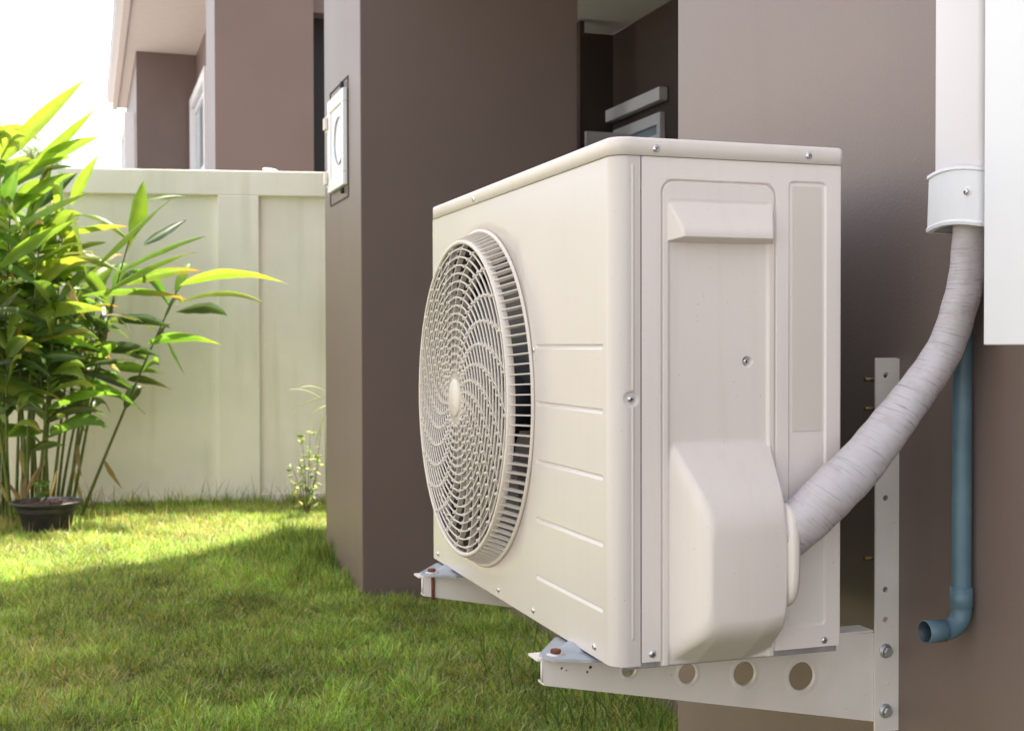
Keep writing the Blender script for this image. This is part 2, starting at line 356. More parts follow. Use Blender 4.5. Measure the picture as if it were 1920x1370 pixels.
# low pale screen wall standing in the gap behind the pillar
a = MB(); P = at(1093, 248, 5.2); Q = at(1240, 251, 5.2)
a.box(P.x, 2.335, 5.16, 5.24, GZ-0.2, P.z); tag(a.build('screen_wall', m_tile, house, bevel=0.004), label='low pale wall inside the recess')
a = MB(); a.box(P.x-0.030, P.x-0.003, 5.17, 5.23, GZ, 2.17); a.build('downpipe', m_dwall, house)

# ------------------------------------------------------------------ meter box set in the pillar
mbx = empty('meter_box', (XW, 4.05, 1.02), 'white framed meter cabinet with a glass door set into the pillar side', 'meter box')
a = MB()
yn, yf_, zb, zt = 3.86, 4.27, 0.995, 1.50
for (ya, yb, za, zb_) in ((yn, yf_, zt-0.006, zt), (yn, yf_, zb, zb+0.006), (yn, yn+0.006, zb+0.0065, zt-0.0065), (yf_-0.006, yf_, zb+0.0065, zt-0.0065)):
    a.box(XW-0.004, XW+0.002, ya, yb, za, zb_)
a.build('surround', m_dwall, mbx)
a = MB()
dy0, dy1, dz0, dz1 = 3.885, 4.245, 1.05, 1.455
a.box(XW-0.020, XW-0.001, dy0, dy1, dz0, dz0+0.055); a.box(XW-0.020, XW-0.001, dy0, dy1, dz1-0.055, dz1)
a.box(XW-0.020, XW-0.001, dy0, dy0+0.04, dz0+0.0555, dz1-0.0555); a.box(XW-0.020, XW-0.001, dy1-0.055, dy1, dz0+0.0555, dz1-0.0555)
a.build('frame', m_white, mbx, bevel=0.003)
a = MB(); a.box(XW-0.012, XW-0.002, dy0+0.04, dy1-0.055, dz0+0.055, dz1-0.055); a.build('door_panel', m_box, mbx)
a = MB(); cyy, czz = 4.0, 1.25
a.tube([(XW-0.016, cyy+0.10*math.cos(t), czz+0.10*math.sin(t)) for t in np.linspace(0, 2*PI, 40)], 0.0035, 6, cap=False)
a.build('dial_ring', m_zinc, mbx)
for zc in (1.36, 1.115):
    a = MB(); a.box(XW-0.022, XW-0.001, dy1+0.001, dy1+0.03, zc-0.038, zc+0.038)
    a.box(XW-0.034, XW-0.0225, dy1-0.02, dy1+0.03, zc-0.026, zc+0.026); a.build('hinge', m_soffit, mbx, bevel=0.002)
for zc in (1.475, 1.03):
    a = MB(); a.lathe((XW-0.012, 3.94, zc-0.012), (0, 0, 1), [(0, 0), (0.009, 0), (0.009, 0.024), (0, 0.024)], 10); a.build('latch', m_black, mbx)

# ------------------------------------------------------------------ boundary wall
fa = Vector((0.80, 6.72, 0)); fd = Vector((-0.9832, 0.1825, 0)); fn = Vector((-0.1825, -0.9832, 0))   # fn points to the lawn
def fbox(mb, s0, s1, d0, d1, z0, z1):
    vs = [fa + fd*s + fn*d + Vector((0, 0, z)) for s in (s0, s1) for d in (d0, d1) for z in (z0, z1)]
    mb.add(vs, [(0,1,3,2),(4,6,7,5),(0,4,5,1),(2,3,7,6),(0,2,6,4),(1,5,7,3)])
fence = empty('boundary_wall', fa, 'pale painted concrete garden wall with recessed panels behind the ginger clump', 'wall')
a = MB(); z_top = 1.484
fbox(a, -1.6, 9, -0.20, -0.052, GZ-0.2, 1.33); a.build('panel', m_fence, fence)
for s in (0.345, 2.95, 5.5, 8.0):
    a = MB(); fbox(a, s, s+0.256, -0.051, 0.004, GZ-0.2, 1.3275); a.build('pilaster', m_fence, fence, bevel=0.006)
a = MB(); fbox(a, -1.6, 9, -0.22, 0.002, 1.3276, z_top); a.build('top_beam', m_fence, fence, bevel=0.006)
a = MB(); fbox(a, -1.6, 0.343, -0.034, 0.0, GZ-0.2, -0.575); fbox(a, 0.603, 2.948, -0.034, 0.0, GZ-0.2, -0.60); a.build('plinth', m_fence, fence, bevel=0.004)
q = fa + fd*0.276 + fn*-0.1 + Vector((0, 0, z_top))
a = MB(); a.tube([q + Vector((0.045*math.cos(t), 0, 0.012+0.0*t)) + Vector((0, 0.045*math.sin(t), 0.016*math.sin(t*0.5))) for t in np.linspace(0, 2*PI, 30)], 0.0028, 8, cap=False)
tag(a.build('wire_loop', m_white), 'small white loop of cable lying on top of the boundary wall', 'cable')

a = MB(); a.box(-3.6, -3.42, -3.2, 7.4, GZ-0.2, z_top); a.build('added_side_wall', m_fence, fence)  # unseen wall added to cut light bounced in from the ground beyond
# ------------------------------------------------------------------ neighbour's house beyond the boundary wall
nb = empty('neighbour_house', (3, 18, GZ), 'two storey taupe house with deep cream eaves beyond the boundary wall', 'house')
shade_sided('pillar', 0.46, 1.30, 9.60, 10.40, GZ-0.3, 7.6, nb)
shade_sided('far_wing', 0.46, 1.72, 27.05, 38.0, GZ-0.3, 6.70, nb)
a = MB(); a.box(1.721, 8, 10.6, 38.0, GZ-0.3, 6.70); a.build('wall', m_wall, nb)
a = MB(); a.box(1.31, 8, 10.2, 10.59, GZ-0.3, 3.36); a.build('recess_wall', m_black, nb)  # near-black slab stands in for the deep shade of the recess
a = MB(); a.box(1.31, 8, 10.0, 10.59, 3.364, 6.70); a.build('upper_wall', m_wall, nb)
a = MB(); a.box(0.22, 8.5, 9.0, 34.0, 6.705, 6.80); a.build('soffit', m_soffit, nb)
a = MB(); a.box(0.10, 0.218, 9.0, 34.05, 6.66, 6.95); a.build('fascia', m_soffit, nb)
a = MB(); a.box(-0.04, 0.098, 9.0, 33.3, 6.70, 6.84); a.build('gutter', m_white, nb)
a = MB(); a.add([(-0.05, 9, 6.96), (9, 9, 6.96), (9, 34.2, 6.96), (-0.05, 34.2, 6.96), (4.5, 12, 9), (4.5, 31, 9)], [(0,3,2,1), (0,1,4), (1,2,5,4), (2,3,5), (3,0,4,5)]); a.build('roof', m_roof, nb)
def wfr(mb, X, y0, y1, z0, z1, wd, dp):
    mb.box(X-dp, X-0.002, y0, y0+wd, z0, z1); mb.box(X-dp, X-0.002, y1-wd, y1, z0, z1)
    mb.box(X-dp, X-0.002, y0+wd+.001, y1-wd-.001, z1-wd, z1); mb.box(X-dp, X-0.002, y0+wd+.001, y1-wd-.001, z0, z0+wd)
    return mb
wn = wfr(MB(), 1.72, 23.3, 26.9, 3.6, 5.68, 0.22, 0.16).build('window', m_white, nb)
wfr(MB(), 1.70, 23.55, 26.65, 3.85, 5.43, 0.12, 0.06).build('sash', m_box, wn)
a = MB(); a.box(1.66, 1.715, 23.6, 26.6, 3.9, 5.4); a.build('pane', m_glass, wn)
wn = wfr(MB(), 0.46, 28.2, 31.0, 3.6, 5.6, 0.3, 0.22).build('window', m_white, nb)
a = MB(); a.box(0.41, 0.455, 28.4, 30.8, 3.8, 5.4); a.build('pane', m_glass, wn)

# ------------------------------------------------------------------ air conditioner
ac = empty('air_conditioner', (0.15, 0.4, 0), 'large cream outdoor condenser unit with a round spiral fan grille mounted on the house wall', 'air conditioner')
WY, DX, HZ = 0.813, 0.3076, 0.5985
def ss(x, a, b):
    t = np.clip((x-a)/(b-a), 0, 1); return t*t*(3-2*t)
def sdrr(U, V, u0, u1, v0, v1, r):
    """signed distance to a rounded rectangle, negative inside"""
    cx, cy = (u0+u1)/2, (v0+v1)/2; qx = np.abs(U-cx)-(u1-u0)/2+r; qy = np.abs(V-cy)-(v1-v0)/2+r
    return np.hypot(np.maximum(qx, 0), np.maximum(qy, 0))+np.minimum(np.maximum(qx, qy), 0)-r
def smin(a, b, k):
    h = np.clip(0.5+0.5*(b-a)/k, 0, 1); return b*(1-h)+a*h-k*h*(1-h)
def dense(lo, hi, step, extra=()):
    s = set(np.round(np.linspace(lo, hi, max(2, int((hi-lo)/step)+1)), 6))
    for (c, w, st) in extra:
        s |= set(np.round(np.arange(max(lo, c-w), min(hi, c+w), st), 6))
    return np.array(sorted(s))

# front sheet: flat front with pressed grooves, rounded corner wrapping onto the side
RC = 0.021
def front_fn(S_, V):
    # S_: negative = along the front (Y = RC - S_), 0..arc = the corner, beyond = the side (X grows)
    arc = RC*PI/2; Y = np.where(S_ < 0, RC-S_, 0.0); X = np.zeros_like(S_); nx = np.where(S_ < 0, -1.0, 0.0); ny = np.where(S_ < 0, 0.0, -1.0)
    c = (S_ >= 0) & (S_ <= arc); th = np.clip(S_/arc, 0, 1)*PI/2
    X = np.where(c, RC-RC*np.cos(th), X); Y = np.where(c, RC-RC*np.sin(th), Y); nx = np.where(c, -np.cos(th), nx); ny = np.where(c, -np.sin(th), ny)
    s2 = S_ > arc; X = np.where(s2, RC+S_-arc, X); Y = np.where(s2, 0.0, Y)
    h = np.zeros_like(S_); yy = RC-S_
    for i, zc in enumerate((0.3775, 0.3005, 0.2215, 0.1420, 0.0632)):
        along = ss(yy, 0.0315, 0.0345)*(1-ss(yy, 0.262, 0.268))
        d = V-zc; prof = np.where(d > 0, 1-ss(d, 0, 0.0012), 1-ss(-d, 0, 0.0055)); h -= 0.0028*prof*along
    xs = X; rid = (1-ss(np.abs(xs-0.0245), 0.0006, 0.0020))*ss(V, 0.030, 0.034)*(1-ss(V, 0.585, 0.590))*(S_ > arc*0.8)
    h += 0.0011*rid
    dd = np.hypot(xs-0.0225, V-0.3145); h = np.where(S_ > arc*0.5, h*ss(dd, .008, .012)-0.0022*(1-ss(dd, 0.006, 0.0105)), h)
    return X+nx*h, Y+ny*h, V
S_ = np.concatenate([-dense(0, 0.250, 0.004, [(0.0115, 0.003, 0.0006), (0.244, 0.005, 0.0008)])[::-1], dense(0.001, RC*PI/2, 0.0015),
                     dense(RC*PI/2+0.0004, RC*PI/2+0.0133, 0.0006)]); S_ = np.unique(S_)
V_ = dense(0.0, HZ, 0.006, [(z, 0.0075, 0.0005) for z in (0.3760, 0.2990, 0.2200, 0.1405, 0.0617)]+[(0.3145, 0.011, 0.0008), (0.032, 0.003, .0008), (0.587, 0.004, .0008)])
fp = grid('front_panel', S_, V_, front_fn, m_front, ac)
# right-hand (far) region of the same sheet, with the fan opening
FC = (0.534, 0.2955); RH = 0.2585
a = MB(); n = 192; Y0, Y1 = 0.271, 0.806
ang = [2*PI*k/n for k in range(n)]
for c_ in ((Y0, 0), (Y1, 0), (Y1, HZ), (Y0, HZ)):
    t = math.atan2(c_[1]-FC[1], c_[0]-FC[0]) % (2*PI); k = min(range(n), key=lambda i: abs(ang[i]-t)); ang[k] = t
def rect_hit(t):
    c, s = math.cos(t), math.sin(t); k = 1e9
    if c > 1e-9: k = min(k, (Y1-FC[0])/c)
    if c < -1e-9: k = min(k, (Y0-FC[0])/c)
    if s > 1e-9: k = min(k, (HZ-FC[1])/s)
    if s < -1e-9: k = min(k, (0-FC[1])/s)
    return k
rows = []
for lev in range(6):
    rr = []
    for t in ang:
        ro = rect_hit(t)
        if lev == 0: r, x = RH, 0.014
        elif lev == 1: r, x = RH, 0.002
        elif lev == 2: r, x = RH+0.002, 0.0
        else:
            k = (lev-2)/3; r = RH+0.002+(ro-RH-0.002)*k; x = 0.0
        rr.append((x, FC[0]+r*math.cos(t), FC[1]+r*math.sin(t)))
    rows.append(rr)
a.add([p for r in rows for p in r], [(i*n+k, (i+1)*n+k, (i+1)*n+(k+1) % n, i*n+(k+1) % n) for i in range(5) for k in range(n)], smooth=True)
prof = [(0.007-0.007*math.cos(t), Y1+0.007*math.sin(t)) for t in np.linspace(0, PI/2, 6)]
a.add([(x, y, z) for x, y in prof+[(0.03, WY)] for z in (0, HZ)], [(2*i, 2*i+1, 2*i+3, 2*i+2) for i in range(6)], smooth=True)
tmp = a.build('front_far', m_front, ac, fixn=False)
bm = bmesh.new(); bm.from_mesh(fp.data); bm.from_mesh(tmp.data); bmesh.ops.recalc_face_normals(bm, faces=bm.faces); bm.to_mesh(fp.data); bm.free()
bpy.data.objects.remove(tmp)

# side sheet with pressed frames
CU0, CU1, CV1 = 0.0625, 0.2132, 0.571
def side_fn(U, V):
    h = np.zeros_like(U)
    h -= 0.026*(1-ss(sdrr(U, V, CU0, CU1, -0.2, CV1, 0.015), -0.0075, -0.0035))
    h -= 0.0042*(1-ss(sdrr(U, V, CU0-0.0008, CU1+0.0008, -0.2, CV1+0.0010, 0.0155), -0.0006, 0.0016))
    d = sdrr(U, V, 0.2330, 0.2841, 0.0316, 0.5764, 0.006); h -= 0.0022*(1-ss(d, -0.0016, 0.0016))
    h -= 0.004*ss(U, DX-0.004, DX+0.001)**2
    return U, -h, V
us = dense(0.0355, DX, 0.004, [(CU0, 0.0045, 0.0006), (CU1, 0.0045, 0.0006), (0.233, 0.003, 0.0005), (0.2841, 0.003, 0.0005), (DX-0.003, 0.004, 0.0006)])
vs = dense(0.004, HZ, 0.006, [(CV1-0.006, 0.014, 0.0007), (0.5764-0.003, 0.006, 0.0006), (0.0345, 0.006, 0.0006)])
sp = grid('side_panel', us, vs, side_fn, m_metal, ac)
a = MB(); a.box(0.2386, 0.2790, -0.0009+0.0022, 0.0030, 0.2714, 0.5710); o = a.build('label', m_label, ac); tag(o, label='long blank beige sticker on the side')
# back edge, far side and coil
a = MB(); a.box(0.012, DX-0.0045, WY-0.004, WY-0.002, 0.004, HZ)
a.build('rear_casing', m_metal, ac)
a = MB(); a.box(DX-0.0041, DX-0.002, 0.0048, 0.05, 0.004, HZ); a.build('rear_corner_post', m_metal, ac)
a = MB(); a.box(DX-0.0041, DX-0.002, 0.70, WY-0.005, 0.004, HZ); a.build('rear_corner_post', m_metal, ac)
a = MB(); a.box(0.262, 0.300, 0.051, 0.699, 0.01, 0.59); a.build('coil', m_coil, ac)
a = MB(); a.box(0.034, 0.255, 0.255, 0.258, 0.01, 0.59); a.box(0.25, 0.254, 0.26, 0.80, 0.01, 0.59); a.box(0.034, 0.25, 0.26, 0.80, 0.007, 0.0085); a.box(0.034, 0.25, 0.26, 0.8, 0.592, 0.594)
a.build('partition', m_black, ac)
a = MB(); a.box(0.012, DX-0.004, 0.005, WY-0.006, -0.0045, 0.0035); a.build('base_pan', m_zinc, ac, bevel=0.001)

# lid with rounded corners
def rrect(x0, x1, y0, y1, r, k=8):
    pts = []; q_ = r; s_ = max(0.003, r*0.36)
    for r, sx, sy, t0 in ((s_, 1, 1, 0), (q_, 0, 1, PI/2), (q_, 0, 0, PI), (s_, 1, 0, 1.5*PI)):
        cx = x1-r if sx else x0+r; cy = y1-r if sy else y0+r
        for i in range(k+1):
            t = t0+PI/2*i/k; pts.append((cx+r*math.cos(t), cy+r*math.sin(t)))
    return pts
a = MB(); prof = [(0.0022, 0.5990), (0, 0.5990), (0, 0.6165)]+[(0.0040*(1-math.cos(t)), 0.6165+0.0040*math.sin(t)) for t in np.linspace(0.25, PI/2, 6)]+[(0.02, 0.6207), (0.06, 0.6212)]
rows = [[(x, y, z) for x, y in rrect(-0.0025+i, DX+0.0018-i, -0.0025+i, WY+0.0025-i, max(0.0225-i*0.6, 0.004))] for i, z in prof]
m_ = len(rows[0]); a.add([p for r in rows for p in r], [(i*m_+k, i*m_+(k+1) % m_, (i+1)*m_+(k+1) % m_, (i+1)*m_+k) for i in range(len(rows)-1) for k in range(m_)], smooth=True)
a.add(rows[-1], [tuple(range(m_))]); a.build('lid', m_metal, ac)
# service cover: one moulding with finger lip, sunk channel and pipe hood
def cover_fn(U, V):
    d = sdrr(U, V, CU0, CU1, -0.2, CV1, 0.0145)
    h = 0.0026*(1-ss(d, -0.0016, 0.0))-0.0026
    ch = (1-ss(-sdrr(U, V, 0.0705, 0.2052, -0.3, 0.549, 0.004), -0.001, 0.003)); ch = 1-ch
    h -= 0.0052*ch*(1-0.35*((U-0.138)/0.067)**2)
    k = 0.004
    lip = smin(smin((0.5485-V)/0.040*0.024, (V-0.5000)/0.0045*0.024, k), smin((U-0.0695)/0.0125*0.024, (0.2115-U)/0.0135*0.024, k), k)
    lip = smin(lip, np.full_like(U, 0.0215), 0.003)
    lip = np.maximum(lip, -0.02)
    tu = 0.0725; tr_ = 0.2095
    hoodv = smin((0.256-V)/0.078*0.064, (V+0.002-0.20*(np.abs(U-0.138)-0.03).clip(0)*1.2)/0.050*0.064, 0.010)
    hoodu = smin((U-tu)/0.0235*0.064, (tr_+0.0010-U)/0.0125*0.064, 0.010)
    hood = smin(smin(hoodv, hoodu, 0.026), np.full_like(U, 0.0605)-0.9*((U-0.15)**2+0.4*(V-0.11)**2), 0.020)
    add = np.maximum(np.maximum(lip, hood), 0.0)
    base = h
    kk = 0.004; hh = -smin(-base, -(np.maximum(lip, hood)-0.0015), kk)
    h = np.where(np.maximum(lip, hood) > -0.015, np.maximum(hh, base), base)
    # deepened screw seat
    dd = np.hypot(U-0.178, V-0.3575); h = h-0.006*(1-ss(dd, 0.0042, 0.0070))
    edge = (d > -0.0004) | (V < -0.0033)
    h = np.where(edge, -0.006, h)
    return U, -h, V
us = dense(CU0-0.0001, CU1+0.0001, 0.0013, [(CU0+0.0015, 0.002, 0.0004), (CU1-0.0015, 0.002, 0.0004), (0.178, 0.009, 0.0008), (0.2065, 0.008, 0.0006)])
vs = dense(-0.0038, CV1+0.0001, 0.0016, [(CV1-0.006, 0.008, 0.0006), (0.502, 0.006, 0.0005), (0.3575, 0.009, 0.0008)])
cov = grid('service_cover', us, vs, cover_fn, m_plast, ac)
# trim the grid to its rounded outline
bm = bmesh.new(); bm.from_mesh(cov.data); off = wpos(ac); dele = []
for v in bm.verts:
    u, z = v.co.x+off.x, v.co.z+off.z
    if float(sdrr(np.array(u), np.array(z), CU0, CU1, -0.2, CV1, 0.0145)) > 0.0012: dele.append(v)
bmesh.ops.delete(bm, geom=dele, context='VERTS'); bmesh.ops.recalc_face_normals(bm, faces=bm.faces); bm.to_mesh(cov.data); bm.free()

# oval collar where the pipes leave the hood
a = MB(); prof = [(0.6, -0.010), (0.80, 0.0), (0.98, 0.0015), (1.03, 0.004), (1.03, 0.009), (0.98, 0.0125), (0.75, 0.0135), (0.0, 0.0135)]; k = 48; rows = []
for sc_, x in prof:
    rr = []
    for i in range(k):
        t = 2*PI*i/k; yy = 0.0315*math.copysign(abs(math.cos(t))**0.8, math.cos(t)); zz = 0.0600*math.copysign(abs(math.sin(t))**0.62, math.sin(t))
        rr.append((0.1990+x, -0.0300+yy*sc_, 0.1275+zz*sc_))
    rows.append(rr)
a.add([p for r in rows for p in r], [(i*k+j, i*k+(j+1) % k, (i+1)*k+(j+1) % k, (i+1)*k+j) for i in range(len(rows)-1) for j in range(k)], smooth=True)
o = a.build('collar', m_plast, ac)

# fan guard
guard_x = lambda r: -0.0325-0.006*(1-(min(r, 0.24)/0.24)**2)
a = MB()
def ring(mb, r, xf, depth, wd, n=120):
    prof = [(r-wd*0.35, -xf-depth), (r-wd*0.5, -xf-0.0009), (r-wd*0.28, -xf), (r+wd*0.28, -xf), (r+wd*0.5, -xf-0.0009), (r+wd*0.35, -xf-depth)]
    mb.lathe((0, FC[0], FC[1]), (-1, 0, 0), prof+[prof[0]], n)
radii = [0.0440+0.01245*i for i in range(16)]
for r in radii: ring(a, r, guard_x(r), 0.0030, 0.0025)
a.build('grille_rings', m_grille, ac)
a = MB()                                                # rim band, flange on the panel
a.lathe((0, FC[0], FC[1]), (-1, 0, 0), [(0.2385, 0.022), (0.2385, 0.0325), (0.2400, 0.0338), (0.2435, 0.0338), (0.2448, 0.0325), (0.2455, 0.0225), (0.2420, 0.022), (0.2385, 0.022)], 200)
a.lathe((0, FC[0], FC[1]), (-1, 0, 0), [(0.2560, 0.0005), (0.2560, 0.0036), (0.2580, 0.0042), (0.2605, 0.0038), (0.2624, 0.0022), (0.2624, 0.0004), (0.2560, 0.0005)], 200)
a.build('grille_rim', m_grille, ac)
a = MB(); NB = 112                                      # side bars
for i in range(NB):
    t = 2*PI*i/NB; c, s = math.cos(t), math.sin(t); wd = 0.00085
    def P(r, x, w_): return (x, FC[0]+r*c-w_*s, FC[1]+r*s+w_*c)
    q = [(0.2435, -0.0315), (0.2466, -0.0300), (0.2585, -0.0038), (0.2585, -0.0008), (0.2535, -0.0008), (0.2420, -0.0225)]
    vs_ = [P(r, x, -wd) for r, x in q]+[P(r, x, wd) for r, x in q]; m_ = len(q)
    a.add(vs_, [tuple(range(m_)), tuple(range(2*m_-1, m_-1, -1))]+[(j, (j+1) % m_, m_+(j+1) % m_, m_+j) for j in range(m_)])
a.build('grille_side_bars', m_grille, ac)
a = MB(); NS = 24                                       # spiral ribs with a tooth at every ring
def spiral(t0, r):
    k = max(0, (r-0.035)/0.207); th = t0+math.radians(52)*k**1.15
    return th
for i in range(NS):
    t0 = 2*PI*i/NS; pts = []
    for j in range(34):
        r = 0.034+(0.2405-0.034)*j/33; th = spiral(t0, r); pts.append((r, th))
    L_, R_ = [], []
    for j, (r, th) in enumerate(pts):
        p = Vector((0, FC[0]+r*math.cos(th), FC[1]+r*math.sin(th))); p2 = pts[min(j+1, 33)]; p1 = pts[max(j-1, 0)]
        d = Vector((0, p2[0]*math.cos(p2[1])-p1[0]*math.cos(p1[1]), p2[0]*math.sin(p2[1])-p1[0]*math.sin(p1[1]))).normalized()
        nrm = Vector((0, -d.z, d.y)); L_.append(p+nrm*0.0009); R_.append(p-nrm*0.0009)
    vs_ = []
    for j, (r, th) in enumerate(pts):
        x = guard_x(r)+0.0016; xb = guard_x(r)+0.0100
        for q in (L_[j], R_[j]): vs_ += [(x, q.y, q.z), (xb, q.y, q.z)]
    fs = []
    for j in range(33):
        b = j*4; fs += [(b, b+4, b+6, b+2), (b, b+1, b+5, b+4), (b+2, b+6, b+7, b+3), (b+1, b+3, b+7, b+5)]
    a.add(vs_, fs)
    for r in radii:                                     # tooth at the crossing
        th = spiral(t0, r); x = guard_x(r); c, s = math.cos(th), math.sin(th); w_, l_ = 0.0029, 0.0031
        def P(dr, dt, xx): return (xx, FC[0]+(r+dr)*c-dt*s, FC[1]+(r+dr)*s+dt*c)
        a.add([P(-l_, -w_, x+0.0025), P(l_, -w_, x+0.0025), P(l_, w_, x+0.0025), P(-l_, w_, x+0.0025), P(-0.0014, -0.0014, x-0.0030), P(0.0014, -0.0014, x-0.0030), P(0.0014, 0.0014, x-0.0030), P(-0.0014, 0.0014, x-0.0030)],
              [(4,5,6,7), (0,1,5,4), (1,2,6,5), (2,3,7,6), (3,0,4,7)])
a.build('grille_ribs', m_grille, ac)
a = MB(); a.lathe((0, FC[0], FC[1]), (-1, 0, 0), [(0.0345, 0.028), (0.0340, 0.034), (0.0300, 0.0370), (0.0292, 0.0395), (0.0272, 0.0410), (0.0, 0.0416)], 64)
for i in range(60):
    t = 2*PI*i/60; c, s = math.cos(t), math.sin(t)
    def P(r, x, w_): return (x, FC[0]+r*c-w_*s, FC[1]+r*s+w_*c)
    a.add([P(0.030, -0.0385, -0.0007), P(0.030, -0.0385, 0.0007), P(0.044, -0.0370, 0.0007), P(0.044, -0.0370, -0.0007), P(0.030, -0.030, -0.0007), P(0.030, -0.030, 0.0007), P(0.044, -0.030, 0.0007), P(0.044, -0.030, -0.0007)],
          [(0,1,2,3), (0,3,7,4), (1,5,6,2), (4,7,6,5)])
a.build('grille_hub', m_grille, ac)
a = MB(); a.lathe((0, FC[0], FC[1]), (-1, 0, 0), [(0.2570, 0.0005), (0.2570, -0.020), (0.250, -0.034), (0.246, -0.06), (0.248, -0.06), (0.252, -0.034), (0.2582, -0.020), (0.2582, -0.001)], 120); a.build('shroud', m_shroud, ac)
# fan: hub and three broad blades
fanr = MB(); fanr.lathe((0.05, FC[0], FC[1]), (-1, 0, 0), [(0, 0.032), (0.04, 0.030), (0.052, 0.022), (0.054, -0.03), (0, -0.03)], 32)
for b_ in range(3):
    vs_ = []; nr, na = 8, 14
    for i in range(nr+1):
        for j in range(na+1):
            r = 0.05+0.178*i/nr; t = 2*PI*b_/3+0.4+(j/na-0.5)*(1.35+0.25*i/nr)+0.5*(i/nr)**2
            vs_.append((0.055+0.05*(j/na-0.5), FC[0]+r*math.cos(t), FC[1]+r*math.sin(t)))
    fanr.add(vs_, [(i*(na+1)+j, i*(na+1)+j+1, (i+1)*(na+1)+j+1, (i+1)*(na+1)+j) for i in range(nr) for j in range(na)], smooth=True)
fanr.build('fan', m_fan, ac)

def screw(c, ax, r=0.0048, parent=ac, mats=None):
    a = MB(); a.lathe(c, ax, [(r*1.0, -0.001), (r, 0.0003), (r*0.92, r*0.28), (r*0.66, r*0.47), (r*0.3, r*0.56), (0, r*0.58)], 20)
    ax = Vector(ax).normalized(); u = ax.orthogonal().normalized(); v = ax.cross(u); th = random.uniform(0, 1.5)
    u, v = u*math.cos(th)+v*math.sin(th), v*math.cos(th)-u*math.sin(th); c = Vector(c)
    for p, q in ((u, v), (v, u)):
        h = r*0.60; l_, w_ = r*0.48, r*0.10
        a.add([c+ax*h+p*l_*sx+q*w_*sy for sx, sy in ((-1,-1), (1,-1), (1,1), (-1,1))]+[c+ax*r*0.2+p*l_*sx+q*w_*sy for sx, sy in ((-1,-1), (1,-1), (1,1), (-1,1))],
              [(0,1,2,3), (0,1,5,4), (1,2,6,5), (2,3,7,6), (3,0,4,7)], 1)
        h += 0.00003
    return a.build('screw', mats or [m_screw, m_slot], parent, fixn=False)
screw((0.0529, -0.0025, 0.6075), (0, -1, 0)); screw((0.2580, -0.0025, 0.6085), (0, -1, 0))
screw((0.0225, 0.0022, 0.3145), (0, -1, 0), 0.0044); screw((0.0495, 0, 0.0135), (0, -1, 0)); screw((0.2827, 0, 0.0118), (0, -1, 0), 0.0044)
screw((0.178, 0.0095, 0.3575), (0, -1, 0), 0.0042)
for y in (0.0585, 0.2795, 0.434, 0.775): screw((0, y, 0.0125), (-1, 0, 0), 0.0042)
screw((-0.0025, 0.549, 0.6065), (-1, 0, 0), 0.0042); screw((0, 0.2755, 0.3710), (-1, 0, 0), 0.0038)

def hexbolt(c, ax, r, h, name, mats, parent, washer=None):
    a = MB()
    if washer: a.lathe(c, ax, [(0, 0), (washer, 0), (washer, 0.0018), (r*1.02, 0.0022)], 28, smooth=False)
    a.lathe(c, ax, [(r, 0.0015), (r, h*0.85), (r*0.88, h), (0, h)], 6, smooth=False, a0=0.3)
    return a.build(name, mats, parent)
# feet under the unit
for yc in (0.100, 0.690):
    a = MB(); zt_, zb_ = -0.0035, -0.0072
    outl = [(-0.050, yc-0.012), (-0.0535, yc-0.002), (-0.0525, yc+0.010), (-0.047, yc+0.018), (-0.004, yc+0.085), (0.06, yc+0.085), (0.06, yc-0.045), (-0.004, yc-0.040), (-0.044, yc-0.020)]
    plate(a, outl, [], lambda u, v, w_: (u, v, zb_+w_*0+(0 if w_ == 0 else zt_-zb_)), 1)
    # pressed rib rising towards the unit
    n_ = 9; vs_ = []
    for i in range(n_):
        k = i/(n_-1); x = -0.030+0.036*k; hw = 0.004+0.030*k; hh = 0.0085*k
        for s_ in (-1, -0.55, 0, 0.55, 1): vs_.append((x, yc+0.014+0.016*k+hw*s_, zt_-0.0005+hh*(1-abs(s_)**2.2)))
    a.add(vs_, [(i*5+j, (i+1)*5+j, (i+1)*5+j+1, i*5+j+1) for i in range(n_-1) for j in range(4)], smooth=True)
    ft = a.build('foot', m_foot, ac, fixn=True)
    a = MB(); a.lathe((-0.035, yc, zt_), (0, 0, 1), [(0.0115, -0.0005), (0.0115, 0.0012), (0.0, 0.0014)], 24); a.build('washer', m_zinc, ft)
    hexbolt((-0.035, yc, zt_+0.0005), (0, 0, 1), 0.0072, 0.0058, 'bolt', m_rust, ft)
    if yc > 0.5:
        a = MB(); a.tube([(-0.036, yc-0.012, -0.010), (-0.036, yc-0.012, -0.047)], 0.0030, 10); a.build('bolt_shank', m_rust, ft)

